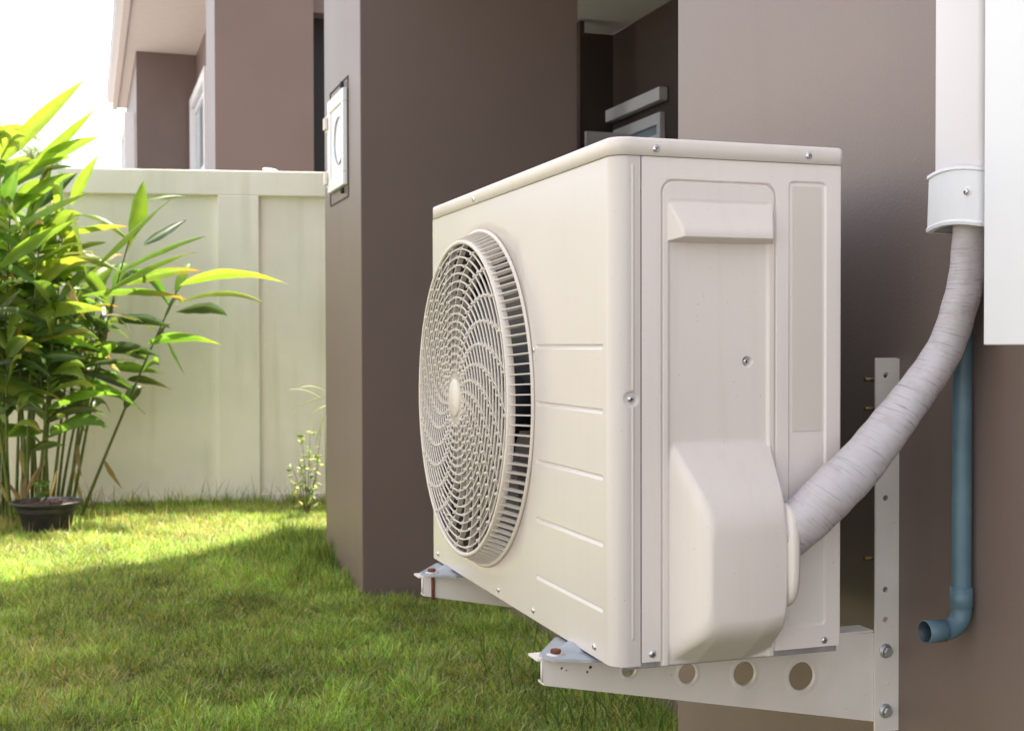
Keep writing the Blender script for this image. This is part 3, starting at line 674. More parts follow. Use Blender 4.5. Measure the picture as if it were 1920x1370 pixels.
# ------------------------------------------------------------------ wall brackets
ARM_HOLES = [(0.0625, -0.030, 0.0098), (0.1445, -0.0425, 0.0130), (0.2260, -0.0492, 0.0158), (0.3110, -0.0602, 0.0190)]
def bracket(yb, label, near):
    t = empty('wall_bracket', (XW, yb, -0.10), label, 'bracket', 'brackets carrying the air conditioner')
    a = MB(); zt_ = -0.0078; tip = -0.0535
    def fr(u, v, w_): return (u, yb+w_, v)
    outl = [(tip, zt_-0.0010), (tip, -0.036), (tip+0.003, -0.0385), (0.4225, -0.1290), (0.4225, -0.0110), (0.3, zt_-0.0005), (tip+0.004, zt_)]
    plate(a, outl, ARM_HOLES, fr, 0.0028)
    # top flange and turned lower lip (channel section)
    a.add([(tip-0.006, yb+0.001, zt_+0.0003), (0.4225, yb+0.001, zt_+0.0003), (0.4225, yb+0.034, zt_+0.0003), (tip-0.006, yb+0.034, zt_+0.0003),
           (tip-0.006, yb+0.001, zt_-0.0025), (0.4225, yb+0.001, zt_-0.0025), (0.4225, yb+0.034, zt_-0.0025), (tip-0.006, yb+0.034, zt_-0.0025)],
          [(0,1,2,3), (7,6,5,4), (0,4,5,1), (1,5,6,2), (2,6,7,3), (3,7,4,0)])
    a.add([(tip+0.002, yb+0.0002, -0.0375), (0.4225, yb+0.0002, -0.1285), (0.4225, yb+0.020, -0.1285), (tip+0.002, yb+0.020, -0.0375),
           (tip+0.002, yb+0.0002, -0.0402), (0.4225, yb+0.0002, -0.1312), (0.4225, yb+0.020, -0.1312), (tip+0.002, yb+0.020, -0.0402)],
          [(0,1,2,3), (7,6,5,4), (0,4,5,1), (1,5,6,2), (2,6,7,3), (3,7,4,0)])
    arm = a.build('arm', m_brack, t)
    a = MB()                                            # rounded nosing of the open end
    a.tube([(tip-0.0002, yb+0.0006, zt_-0.003), (tip-0.0002, yb+0.0006, -0.036)], 0.0016, 8); a.build('end_nosing', m_brack, arm)
    for cx, cz, r in ARM_HOLES:                         # extruded hole collars
        a = MB(); a.lathe((cx, yb, cz), (0, -1, 0), [(r*1.45, -0.0002), (r*1.22, 0.0006), (r*1.05, 0.0012), (r, 0.0008), (r-0.0003, -0.003)], 36)
        a.build('hole_lip', m_brack, arm)
    if near:
        for (px, py, r) in ((1053, 1252, 0.0016), (1107, 1250, 0.0022), (1101, 1259, 0.0016), (1062, 1256, 0.001)):
            a = MB(); p = at(px, py, yb); a.lathe((p.x, yb-0.0002, p.z), (0, -1, 0), [(r, 0), (r*0.8, 0.0004), (0, 0.0006)], 7)
            a.build('rust_spot', m_rust, arm)
    a = MB(); x0, x1 = 0.4225, XW; zr0, zr1 = -0.1455, 0.3595; hz = [0.3363, 0.2938, 0.1706, 0.0470, 0.0064]
    def fr2(u, v, w_): return (u, yb-0.0035+w_, v)
    xm = 0.4385
    plate(a, [(x0, zr0), (x1-0.003, zr0), (x1-0.003, zr1-0.0015), (x1-0.0045, zr1), (x0+0.0015, zr1), (x0, zr1-0.0015)], [(xm, z, 0.0042) for z in hz], fr2, 0.0030)
    a.box(x1-0.0029, x1-0.0002, yb-0.0035, yb+0.034, zr0, zr1-0.001)
    a.build('rail', m_brack, t)
    for z in (-0.0356, -0.1169):
        a = MB(); a.lathe((xm, yb-0.0036, z), (0, -1, 0), [(0, 0), (0.0096, 0), (0.0096, 0.0016), (0.0086, 0.0022)], 28, smooth=False)
        a.lathe((xm, yb-0.0036, z), (0, -1, 0), [(0.0086, 0.0020), (0.0082, 0.0038), (0.0068, 0.0042)], 28)
        a.lathe((xm, yb-0.0036, z), (0, -1, 0), [(0.0068, 0.0030), (0.0068, 0.0086), (0.0058, 0.0096), (0, 0.0096)], 6, smooth=False, a0=0.2)
        a.build('bolt', m_zinc, t)
    a = MB(); a.lathe((xm, yb-0.0036, -0.0777), (0, -1, 0), [(0.0052, 0), (0.0050, 0.0005), (0.0042, 0.0005), (0.0040, 0)], 24); a.build('knockout', m_brack, t)
    for z in (0.3300, 0.2900, 0.0860):                  # wall anchor nuts on the wall flange
        a = MB(); a.tube([(XW-0.003, yb+0.020, z), (XW-0.0392, yb+0.020, z)], 0.0026, 10)
        a.lathe((XW-0.0035, yb+0.020, z), (-1, 0, 0), [(0.0062, 0), (0.0062, 0.010), (0, 0.010)], 6, smooth=False); a.build('anchor', m_brass, t)
    return t
bracket(0.098, 'beige perforated wall bracket under the near end of the unit with zinc bolts', True)
bracket(0.680, 'beige wall bracket under the far end of the unit with a rusty bolt', False)

# ------------------------------------------------------------------ wrapped refrigerant pipe
pts = [(0.2030, -0.026, 0.1400), (0.2160, -0.0300, 0.1540), (0.2621, -0.0511, 0.2026), (0.3172, -0.0572, 0.2563), (0.3512, -0.0633, 0.2996), (0.3861, -0.0694, 0.3432), (0.4090, -0.0756, 0.3876), (0.4215, -0.0817, 0.4353), (0.4250, -0.0870, 0.4787), (0.4250, -0.0920, 0.5185), (0.4250, -0.0940, 0.56)]
rads = [0.0280, 0.0295, 0.0300, 0.0268, 0.0243, 0.0225, 0.0214, 0.0208, 0.0202, 0.0196, 0.019]
def catmull(P, k):
    P = [np.array(p, float) for p in P]; P = [2*P[0]-P[1]]+P+[2*P[-1]-P[-2]]; o_ = []
    for i in range(1, len(P)-2):
        for j in range(k):
            t = j/k; o_.append(0.5*((2*P[i])+(-P[i-1]+P[i+1])*t+(2*P[i-1]-5*P[i]+4*P[i+1]-P[i+2])*t*t+(-P[i-1]+3*P[i]-3*P[i+1]+P[i+2])*t**3))
    o_.append(P[-2]); return np.array(o_)
C_ = catmull(pts, 26); Rr = np.interp(np.linspace(0, len(rads)-1, len(C_)), range(len(rads)), rads)
n = 48; ref = Vector((0, 1, 0)); co = []; uvs = []; Ls = np.concatenate([[0], np.cumsum(np.linalg.norm(np.diff(C_, axis=0), axis=1))])
for i in range(len(C_)):
    t = Vector(C_[min(i+1, len(C_)-1)]-C_[max(i-1, 0)]).normalized(); ref = (ref-t*ref.dot(t)).normalized(); b = t.cross(ref); p = Vector(C_[i])
    for k in range(n):
        a_ = 2*PI*k/n; lump = 1+0.022*math.sin(Ls[i]*70+1.5*math.sin(a_))+0.018*math.sin(3*a_+Ls[i]*21)+0.012*math.sin(Ls[i]*190+2*math.cos(a_))
        co.append(p+(ref*math.cos(a_)+b*math.sin(a_))*(Rr[i]*lump)); uvs.append((k/n, Ls[i]))
a = MB(); a.add(co, [(i*n+k, i*n+(k+1) % n, (i+1)*n+(k+1) % n, (i+1)*n+k) for i in range(len(C_)-1) for k in range(n)], smooth=True)
pipe = a.build('insulated_pipe', m_wrap, fixn=False)
uvl = pipe.data.uv_layers.new(name='UVMap'); N_ = len(pipe.data.vertices)
for lp in pipe.data.polygons:
    i0 = [pipe.data.loops[l].vertex_index for l in lp.loop_indices]; wrapk = max(v % n for v in i0)-min(v % n for v in i0) > 2
    for l, v in zip(lp.loop_indices, i0):
        k = v % n; u = k/n if not (wrapk and k == 0) else 1.0; uvl.data[l].uv = (math.sin(2*PI*u)*0.5+u*0, Ls[v//n]+0.003*math.sin(2*PI*u+0.7))
tag(pipe, 'thick wrinkled grey white taped pipe curving from the condenser up to the duct', 'pipe')

# ------------------------------------------------------------------ white pipe duct on the wall
duct = empty('pipe_duct', (XW, -0.10, 0.52), 'white plastic cable duct running up the wall above the taped pipe', 'duct')
def dprof(x0, y0, y1, r, bulge, k=6):
    """cross-section standing off the wall: open box with rounded outer corners and a slightly bowed face"""
    p = [(XW-0.001, y1)]
    for i in range(k+1):
        t = PI/2*i/k; p.append((x0+r-r*math.sin(t), y1-r+r*math.cos(t)))
    for i in range(1, 6): 
        s_ = i/6; p.append((x0-bulge*math.sin(PI*s_), (y1-r)+(y0+r-y1+r)*s_))
    for i in range(k+1):
        t = PI/2*i/k; p.append((x0+r-r*math.cos(t), y0+r-r*math.sin(t)))
    p.append((XW-0.001, y0)); return p
def extr(mb, pr, z0, z1, th=0.0):
    n_ = len(pr); mb.add([(x, y, z0) for x, y in pr]+[(x, y, z1) for x, y in pr], [(i, (i+1), n_+i+1, n_+i) for i in range(n_-1)], smooth=True)
a = MB(); extr(a, dprof(0.397, -0.144, -0.058, 0.007, 0.0015), 0.560, 3.2); a.build('duct_body', m_ducts, duct, fixn=False)
a = MB(); n_ = None
lev = [(0.5190, 0.3975, -0.146, -0.0545, 0.0070), (0.5190, 0.3900, -0.150, -0.0500, 0.0080), (0.5225, 0.3890, -0.1505, -0.0495, 0.008), (0.5250, 0.3905, -0.1500, -0.0505, 0.0080), (0.5820, 0.3915, -0.149, -0.0520, 0.008),
       (0.5835, 0.3895, -0.1505, -0.0500, 0.008), (0.5870, 0.3900, -0.150, -0.0505, 0.008), (0.5875, 0.3965, -0.1445, -0.0575, 0.007)]
rows = [[(x, y, z-0.006*((y+0.10)/0.05)**2*(1 if z < 0.55 else 1)) for x, y in dprof(x0, y0, y1, r, 0.004)] for z, x0, y0, y1, r in lev]; n_ = len(rows[0])
a.add([p for r in rows for p in r], [(i*n_+j, i*n_+j+1, (i+1)*n_+j+1, (i+1)*n_+j) for i in range(len(rows)-1) for j in range(n_-1)], smooth=False)
cl = a.build('end_collar', m_box, duct, fixn=False)
a = MB(); a.lathe((0.3895, -0.128, 0.5545), (-1, 0, 0), [(0.0105, -0.004), (0.010, -0.001), (0.0055, 0.0005), (0.004, 0.0005), (0, 0.0005)], 20); a.build('screw_boss', m_box, cl)
screw((0.3878, -0.131, 0.5545), (-1, 0, 0), 0.0040, cl)

# ------------------------------------------------------------------ white wall cabinet
cab = empty('electrical_cabinet', (0.40, -0.40, 0.38), 'plain white metal cabinet on the wall right of the duct', 'cabinet')
a = MB(); a.box(0.362, 0.4595, -0.62, -0.2025, 0.3785, 1.3); a.build('body', m_box, cab, bevel=0.002)
a = MB(); a.box(0.3560, 0.3615, -0.622, -0.2005, 0.3770, 1.302); a.build('door', m_box, cab, bevel=0.0015)
a = MB(); a.box(0.425, 0.455, -0.32, -0.26, 0.355, 0.378); a.build('gland', m_black, cab, bevel=0.003)

# ------------------------------------------------------------------ blue drain pipe
dr = empty('drain_pipe', (0.4450, -0.06, 0.0), 'blue plastic drain pipe on the wall ending in an elbow', 'pipe')
px_, py_ = 0.4455, -0.0525; R1 = 0.0119
a = MB(); a.tube([(px_, py_, 0.064), (px_, py_, 0.30), (px_, py_, 0.385), (px_, py_-0.004, 0.41), (px_, py_-0.030, 0.50), (px_, py_-0.040, 0.53)], R1, 28, cap=False); a.build('straight_pipe', m_blue, dr, fixn=False)
a = MB(); cs = []
for t in np.linspace(0, PI/2, 14): cs.append((px_-0.024+0.024*math.cos(t), py_, 0.049-0.024*math.sin(t)))
path = [(px_, py_, 0.0775), (px_, py_, 0.0774), (px_, py_, 0.0535), (px_, py_, 0.052)]+cs[0:]+[(px_-0.0255, py_, 0.025), (px_-0.0262, py_, 0.025), (px_-0.0535, py_, 0.0252), (px_-0.054, py_, 0.0252)]
rd = [0.0120, 0.0139, 0.0139, 0.0127]+[0.0126]*14+[0.0126, 0.0138, 0.0140, 0.0130]
a.tube(path, rd, 32, cap=False)
a.tube([(px_-0.054, py_, 0.0252), (px_-0.0535, py_, 0.0252), (px_-0.030, py_, 0.025), (px_-0.024, py_, 0.025), (px_-0.0235, py_, 0.025)], [0.0130, 0.0122, 0.0118, 0.011, 0.0], 32, cap=False, mi=1)
a.build('elbow', [m_blue, m_bluein], dr, fixn=False)

# ------------------------------------------------------------------ leaves
def lerp3(a, b, t): return tuple(a[i]+(b[i]-a[i])*t for i in range(3))
class Leaves:
    def __init__(s): s.v = []; s.f = []; s.c = []
    def leaf(s, p0, p1, arch, wid, roll, col, tipcol=None, n=11, fold=0.25, wav=0.03, side=None, droop=0.0):
        p0 = Vector(p0); p1 = Vector(p1); L = (p1-p0).length; mid = (p0+p1)/2+Vector((0, 0, arch))
        b = len(s.v); ph = random.uniform(0, 6); us_ = (-1, -0.5, 0, 0.5, 1)
        for i in range(n+1):
            t = i/n; c = p0*(1-t)**2+mid*2*t*(1-t)+p1*t*t; tg = ((mid-p0)*(1-t)+(p1-mid)*t).normalized()
            sd_ = tg.cross(Vector((0, 0, 1))); sd_ = sd_.normalized() if sd_.length > 1e-3 else Vector((1, 0, 0))
            nm = sd_.cross(tg); rl = roll+0.25*math.sin(t*3+ph); sv = sd_*math.cos(rl)+nm*math.sin(rl); nv = tg.cross(sv)
            w_ = wid*(math.sin(PI*min(1, t**0.80))**0.95)+0.0006
            for u in us_:
                q = c+sv*(u*w_/2)+nv*(abs(u)*w_*fold+wav*wid*math.sin(t*19+ph+u*2)*abs(u))
                s.v.append(tuple(q)); cc = col if tipcol is None else lerp3(col, tipcol, max(0, (t-0.6)/0.4)*0.8+(0.25 if abs(u) == 1 else 0))
                if u == 0: cc = lerp3(cc, (0.25, 0.32, 0.08), 0.35)
                s.c.append(cc)
        for i in range(n):
            for j in range(4): s.f.append((b+i*5+j, b+i*5+j+1, b+(i+1)*5+j+1, b+(i+1)*5+j))
    def build(s, name, m, parent=None, kind=None):
        off = wpos(parent) if parent is not None else Vector((0, 0, 0))
        me = bpy.data.meshes.new(name); me.from_pydata([(x-off.x, y-off.y, z-off.z) for x, y, z in s.v], [], s.f)
        me.polygons.foreach_set('use_smooth', [True]*len(s.f)); me.materials.append(m)
        ca = me.color_attributes.new('Col', 'FLOAT_COLOR', 'POINT')
        ca.data.foreach_set('color', np.concatenate([np.array(s.c), np.ones((len(s.c), 1))], 1).astype(np.float32).ravel())
        o = bpy.data.objects.new(name, me); sc.collection.objects.link(o)
        if parent is not None: o.parent = parent
        return o

G_BR = (0.185, 0.285, 0.040); G_MD = (0.100, 0.185, 0.036); G_DK = (0.042, 0.080, 0.025); G_YL = (0.26, 0.27, 0.03); BROWN = (0.34, 0.16, 0.05); BEIGE = (0.42, 0.34, 0.19)  # bright and dark greens carry the lit and shaded look of the leaves
# clump of ginger: stems with their own leaves.  (base px, base Y) -> (top px) and depth at the top
ginger = empty('ginger_clump', (-0.85, 6.45, GZ), 'tall leafy ginger clump with bright back-lit blades against the pale garden wall', 'plant')
stem_defs = [((150, 925, 6.55), (332, 545, 6.25)), ((132, 922, 6.60), (215, 560, 6.30)), ((118, 925, 6.50), (245, 440, 6.10)), ((105, 925, 6.62), (150, 640, 6.50)), ((95, 930, 6.50), (155, 470, 6.20)),
             ((85, 925, 6.66), (90, 600, 6.60)), ((75, 930, 6.50), (120, 400, 6.30)), ((60, 930, 6.60), (60, 360, 6.25)), ((45, 930, 6.45), (10, 320, 6.15)), ((30, 935, 6.60), (45, 520, 6.55)), ((15, 930, 6.50), (-20, 300, 6.25)),
             ((0, 930, 6.60), (-50, 330, 6.55)), ((-20, 930, 6.5), (-80, 420, 6.3)), ((110, 925, 6.70), (180, 640, 6.75)), ((70, 925, 6.72), (40, 480, 6.80)), ((-45, 930, 6.6), (-150, 400, 6.5)), ((20, 925, 6.35), (15, 640, 6.0)), ((90, 925, 6.42), (75, 690, 6.05)),
             ((35, 925, 6.7), (95, 520, 6.75)), ((55, 925, 6.4), (30, 430, 6.05)), ((125, 925, 6.68), (185, 520, 6.62)), ((10, 925, 6.7), (20, 480, 6.75)), ((65, 930, 6.3), (105, 560, 5.95)), ((25, 930, 6.3), (-30, 540, 6.0)),
             ((5, 930, 6.5), (20, 390, 6.0)), ((-10, 930, 6.45), (-35, 260, 6.1)), ((50, 930, 6.35), (75, 440, 5.95)), ((40, 930, 6.55), (115, 430, 6.15)), ((-5, 930, 6.4), (0, 330, 6.3))]
# leaves traced by where they stand: stem index, base px, tip px, depth of base and tip, arch (m), width (m), roll, colour, tip colour
B, MD, DK, YL = G_BR, G_MD, G_DK, G_YL
LD = [
 (8, (-6, 312), (160, 148), 6.15, 5.9, .04, .080, .9, B, None), (8, (5, 280), (-4, 150), 6.15, 6.1, 0, .06, 1.0, B, None),
 (7, (48, 335), (182, 202), 6.2, 6.0, .04, .062, .8, B, None), (7, (60, 318), (190, 255), 6.25, 5.9, .06, .070, .7, B, None), (7, (45, 420), (100, 300), 6.25, 6.3, .03, .08, 1.1, MD, None),
 (6, (132, 385), (186, 290), 6.2, 6.0, .02, .060, 1.0, B, None), (6, (50, 400), (145, 325), 6.35, 6.5, .03, .07, .9, DK, None), (8, (0, 440), (168, 362), 6.0, 5.8, .05, .066, .8, B, YL),
 (8, (-5, 505), (140, 412), 5.95, 5.8, .06, .070, .7, B, None), (4, (138, 395), (165, 522), 6.1, 5.9, .05, .085, 1.2, B, None), (2, (242, 450), (270, 338), 6.1, 6.1, 0, .105, 1.15, B, None),
 (2, (180, 500), (320, 374), 6.0, 5.8, .05, .075, .8, B, None), (2, (262, 380), (348, 369), 6.2, 6.3, .04, .04, .6, MD, DK), (2, (268, 460), (350, 412), 6.3, 6.5, .03, .060, .8, DK, None),
 (2, (205, 520), (386, 443), 6.0, 5.8, .07, .062, .7, B, None), (1, (205, 545), (368, 473), 6.0, 5.85, .08, .070, .7, B, YL), (0, (335, 536), (541, 533), 6.2, 5.8, .16, .070, .55, B, YL),
 (0, (328, 572), (497, 569), 6.2, 5.9, .15, .055, .5, B, YL), (0, (330, 585), (427, 592), 6.25, 6.0, .10, .085, .9, DK, MD), (0, (275, 645), (422, 649), 6.3, 6.0, .12, .070, .8, MD, YL),
 (1, (235, 535), (378, 508), 6.1, 5.9, .07, .060, .8, MD, BROWN), (1, (150, 555), (352, 562), 6.1, 5.9, .10, .070, .7, MD, BROWN), (4, (128, 525), (160, 598), 6.0, 5.9, .03, .100, 1.3, BEIGE, None),
 (9, (55, 630), (186, 636), 6.1, 5.8, .12, .085, .9, MD, B), (3, (160, 655), (302, 668), 6.4, 6.1, .08, .075, .8, DK, MD), (17, (90, 700), (163, 715), 6.0, 5.8, .11, .065, .9, MD, B),
 (17, (95, 705), (160, 690), 6.0, 5.8, .12, .06, .8, B, None), (3, (150, 730), (272, 776), 6.3, 6.0, .16, .090, 1.0, MD, DK), (16, (0, 752), (88, 777), 6.0, 5.8, .08, .08, .9, DK, None), (3, (145, 772), (196, 803), 6.5, 6.4, .07, .06, 1.0, DK, None),
 (17, (93, 812), (142, 800), 6.0, 5.8, .05, .055, .8, MD, DK), (17, (60, 845), (126, 835), 6.0, 5.85, .06, .05, .8, DK, None), (13, (238, 712), (322, 731), 6.6, 6.5, .07, .055, 1.0, DK, BEIGE),
 (13, (212, 690), (306, 700), 6.7, 6.5, .06, .07, .9, MD, DK), (13, (175, 655), (228, 700), 6.6, 6.4, .05, .07, 1.1, BEIGE, None), (4, (100, 480), (200, 455), 6.2, 6.0, .05, .06, .7, B, None),
 (4, (70, 520), (190, 500), 6.1, 5.9, .06, .07, .7, B, MD), (7, (30, 470), (120, 455), 6.2, 6.0, .06, .07, .7, MD, B), (6, (120, 440), (240, 425), 6.2, 6.0, .05, .055, .7, B, BROWN), (8, (10, 390), (35, 300), 6.1, 6.0, .02, .08, 1.2, MD, B),
 (10, (-10, 360), (45, 440), 6.1, 5.9, .10, .08, 1.1, MD, B), (9, (20, 590), (110, 560), 6.3, 6.0, .06, .07, .7, B, MD), (9, (40, 560), (140, 600), 6.3, 6.0, .09, .08, .9, DK, MD),
 (16, (10, 660), (80, 650), 6.0, 5.8, .07, .08, .9, MD, B), (16, (15, 700), (-60, 690), 6.0, 5.9, .07, .08, .9, DK, None), (5, (88, 640), (150, 690), 6.55, 6.3, .10, .08, 1.0, DK, MD),
 (3, (140, 600), (230, 620), 6.4, 6.2, .07, .07, .8, DK, None), (1, (200, 600), (320, 615), 6.35, 6.1, .08, .07, .9, DK, MD), (0, (300, 610), (345, 700), 6.35, 6.2, .03, .05, 1.0, DK, None), (5, (85, 720), (30, 745), 6.6, 6.4, .06, .07, .9, DK, None),
]
leaf_sets = [Leaves() for _ in stem_defs]
for (si, p, q, ya, yb, arch, wd, rl, c1, c2) in LD:
    leaf_sets[si].leaf(at(p[0], p[1], ya), at(q[0], q[1], yb), arch, wd*1.08, rl*random.choice((1, -1)) if rl < 1.0 else rl, tuple(c*random.uniform(0.85, 1.15) for c in c1), c2)
for i, ((bx, by, bY), (tx, ty, tY)) in enumerate(stem_defs):
    P0 = at(bx, by, bY); P0.z = GZ; P1 = at(tx, ty, tY); mid = (P0+P1)/2+Vector((random.uniform(-.03, .03)-0.04*(P1.x-P0.x), 0, 0.05))
    a = MB(); cv = [P0*(1-t)**2+mid*2*t*(1-t)+P1*t*t for t in np.linspace(0, 1, 14)]
    a.tube(cv, [0.0105-0.007*t for t in np.linspace(0, 1, 14)], 8); st = a.build('stem', m_stem, ginger, fixn=False)
    nl = 9 if bx > 100 else 13; az0 = random.uniform(0, 6)
    for k in range(nl):                                 # alternate leaves up the cane
        t = 0.46+0.52*(k/(nl-1))**0.85; c = P0*(1-t)**2+mid*2*t*(1-t)+P1*t*t; az = az0+PI*k+random.uniform(-.5, .5)
        L = random.uniform(.32, .56)*(1.0 if t < .9 else .85); el = random.uniform(-.15, .35)+max(0, t-.7)*1.6
        d = Vector((math.cos(az)*math.cos(el), math.sin(az)*math.cos(el)*0.8-0.15, math.sin(el)))
        tip = c+d*L
        if tip.y > 6.85: tip.y = 6.80
        if bx > 100 and tip.x > c.x+0.12: tip.x = c.x+0.12
        hi = tip.z > 0.75
        col = random.choice([B, B, B, MD]) if hi else random.choice([MD, DK, B, MD, DK])  # higher leaves mostly get the sunlit green, lower ones more of the shaded greens
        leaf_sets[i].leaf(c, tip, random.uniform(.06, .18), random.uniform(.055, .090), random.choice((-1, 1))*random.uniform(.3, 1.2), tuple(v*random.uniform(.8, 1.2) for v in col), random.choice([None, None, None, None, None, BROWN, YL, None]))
    if i % 2 == 0:                                      # withered leaves hanging low on the cane
        t = random.uniform(.12, .3); c = P0*(1-t)**2+mid*2*t*(1-t)+P1*t*t
        leaf_sets[i].leaf(c, c+Vector((random.uniform(-.12, .12), random.uniform(-.1, 0), -random.uniform(.15, .28))), .02, .035, random.uniform(-1, 1), random.choice([BEIGE, (0.30, 0.20, 0.10)]), None, fold=.5)
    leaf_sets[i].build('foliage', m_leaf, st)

# ------------------------------------------------------------------ pot with a seedling
pot = empty('plant_pot', at(88, 985, 6.02), 'round black plastic pot of bare soil at the foot of the ginger clump', 'pot')
pc = at(88, 950, 6.02); cx, cy = pc.x, pc.y; zr = at(88, 940, 6.02).z
a = MB(); a.lathe((cx, cy, zr), (0, 0, 1), [(0.120, GZ-zr), (0.150, -0.035), (0.160, -0.030), (0.182, -0.012), (0.192, -0.004), (0.192, 0.002), (0.184, 0.006), (0.176, 0.002), (0.166, -0.022), (0.160, -0.05)], 48); a.build('pot_body', m_pot, pot, fixn=False)
a = MB(); rs = [0, 0.05, 0.1, 0.165]; a.lathe((cx, cy, zr-0.02), (0, 0, 1), [(r, 0.012*math.cos(r*9)) for r in rs], 32); 
for k in range(260):
    r = 0.155*math.sqrt(random.random()); t = random.uniform(0, 2*PI); s_ = random.uniform(.003, .009); c = Vector((cx+r*math.cos(t), cy+r*math.sin(t), zr-0.008+random.uniform(-.004, .004)))
    q = [c+Vector((random.uniform(-1, 1), random.uniform(-1, 1), random.uniform(-.6, 1)))*s_ for _ in range(4)]; a.add(q, [(0, 1, 2), (0, 1, 3), (1, 2, 3), (0, 2, 3)])
a.build('soil', m_soil, pot, fixn=False)
sdl = empty('seedling', (cx-0.02, cy, zr-0.01), 'small green seedling sprouting from the soil of the black pot', 'seedling')
a = MB(); top = Vector((cx-0.028, cy, zr+0.085)); a.tube([(cx-0.015, cy, zr-0.01), (cx-0.022, cy, zr+0.04), top], 0.0022, 6); a.build('stem', m_stem, sdl, fixn=False)
lv = Leaves()
for (dx, dz, hh) in ((-.05, .025, .08), (.045, .03, .085), (-.035, -.02, .05), (.04, -.005, .055), (.01, .035, .09), (-.03, .0, .03)):
    lv.leaf((cx-0.024, cy, zr+hh), (cx-0.024+dx, cy-0.02, zr+hh+dz), .01, .030, .9, (0.10, 0.20, 0.05), None, n=6)
lv.build('foliage', m_small, sdl)

# ------------------------------------------------------------------ weeds by the pillar
wd_ = empty('flowering_weed', at(572, 955, 6.08), 'thin twiggy weed with pale yellow green tips growing beside the pillar', 'weed')
lv = Leaves(); a = MB(); root = at(577, 955, 6.08); root.z = GZ
for (tx, ty) in ((582, 805), (565, 812), (545, 868), (602, 805), (598, 870), (560, 860), (590, 900), (550, 905), (580, 840), (568, 890)):
    tp = at(tx, ty, 6.05+random.uniform(-.10, .06)); m1 = root*0.5+tp*0.5+Vector((0.02*random.uniform(-1, 1), 0, 0.03)); a.tube([root, m1, tp], [0.003, 0.0022, 0.001], 5)
    for k in range(10):
        t = random.uniform(.3, 1); c = root.lerp(tp, t)+Vector((random.gauss(0, .012), random.gauss(0, .012), random.gauss(0, .012)))
        d = Vector((random.gauss(0, 1), random.gauss(0, 1), random.gauss(0.2, .7))).normalized()*random.uniform(.018, .040)
        lv.leaf(c, c+d*1.4, .004, .022, random.uniform(-1.2, 1.2), random.choice([(0.36, 0.40, 0.20), (0.16, 0.25, 0.07), (0.46, 0.45, 0.30)]), None, n=4)
a.build('stem', m_twig, wd_, fixn=False); lv.build('foliage', m_small, wd_)
ag = Leaves()                                          # arching grass tuft beside the pillar
b0 = at(612, 930, 6.0); b0.z = GZ
for (p, q) in (((600, 750), (542, 730)), ((605, 745), (548, 775)), ((610, 760), (575, 790)), ((604, 735), (560, 728)), ((608, 765), (590, 840))):
    s0 = at(p[0]+8, p[1], 6.05); t0 = at(q[0], q[1], 5.95)
    ag.leaf(b0, s0, .05, .007, .8, (0.12, 0.2, 0.04), None, n=8, fold=.1); ag.leaf(s0, t0, .05, .008, .9, (0.30, 0.36, 0.12), None, n=8, fold=.1)
tag(ag.build('tall_grass', m_small), 'tall arching grass stalks peeping out behind the pillar edge', 'grass')

# ------------------------------------------------------------------ distant trees over the wall
def far_tree(px, py, Y, r, hgt, label):
    c = at(px, py, Y); t = empty('distant_tree', (c.x, c.y, GZ), label, 'tree', 'trees far beyond the boundary wall')
    a = MB(); a.tube([(c.x, c.y, GZ), (c.x+.1, c.y, c.z-r*.4), (c.x, c.y, c.z+r*0.3)], [.22, .14, .04], 8)
    for k in range(7):
        an = k*0.9; a.tube([(c.x+.05, c.y, c.z-r*.6), (c.x+r*.7*math.cos(an), c.y+r*.7*math.sin(an), c.z+r*random.uniform(-.1, .6))], [.035, .01], 5)
    a.build('trunk', m_twig, t, fixn=False)
    lv = Leaves(); cl_ = [Vector((random.gauss(0, .42), random.gauss(0, .42), random.gauss(0, .38)))*r for _ in range(26)]
    for k in range(2600):
        p = c+random.choice(cl_)+Vector((random.gauss(0, .12), random.gauss(0, .12), random.gauss(0, .10)))*r
        d = Vector((random.gauss(0, 1), random.gauss(0, 1), random.gauss(0, .7))).normalized()*r*random.uniform(.05, .12)
        lv.leaf(p, p+d, 0, r*.05, random.uniform(-1.5, 1.5), random.choice([(0.09, 0.15, 0.04), (0.16, 0.22, 0.06), (0.22, 0.26, 0.08)]), None, n=2, fold=0.1)
    lv.build('crown', m_far, t)
far_tree(58, 300, 40, 0.75, 0, 'small grey green tree top just showing behind the ginger leaves')
far_tree(95, 318, 36, 0.50, 0, 'low yellow green tree top level with the wall coping')

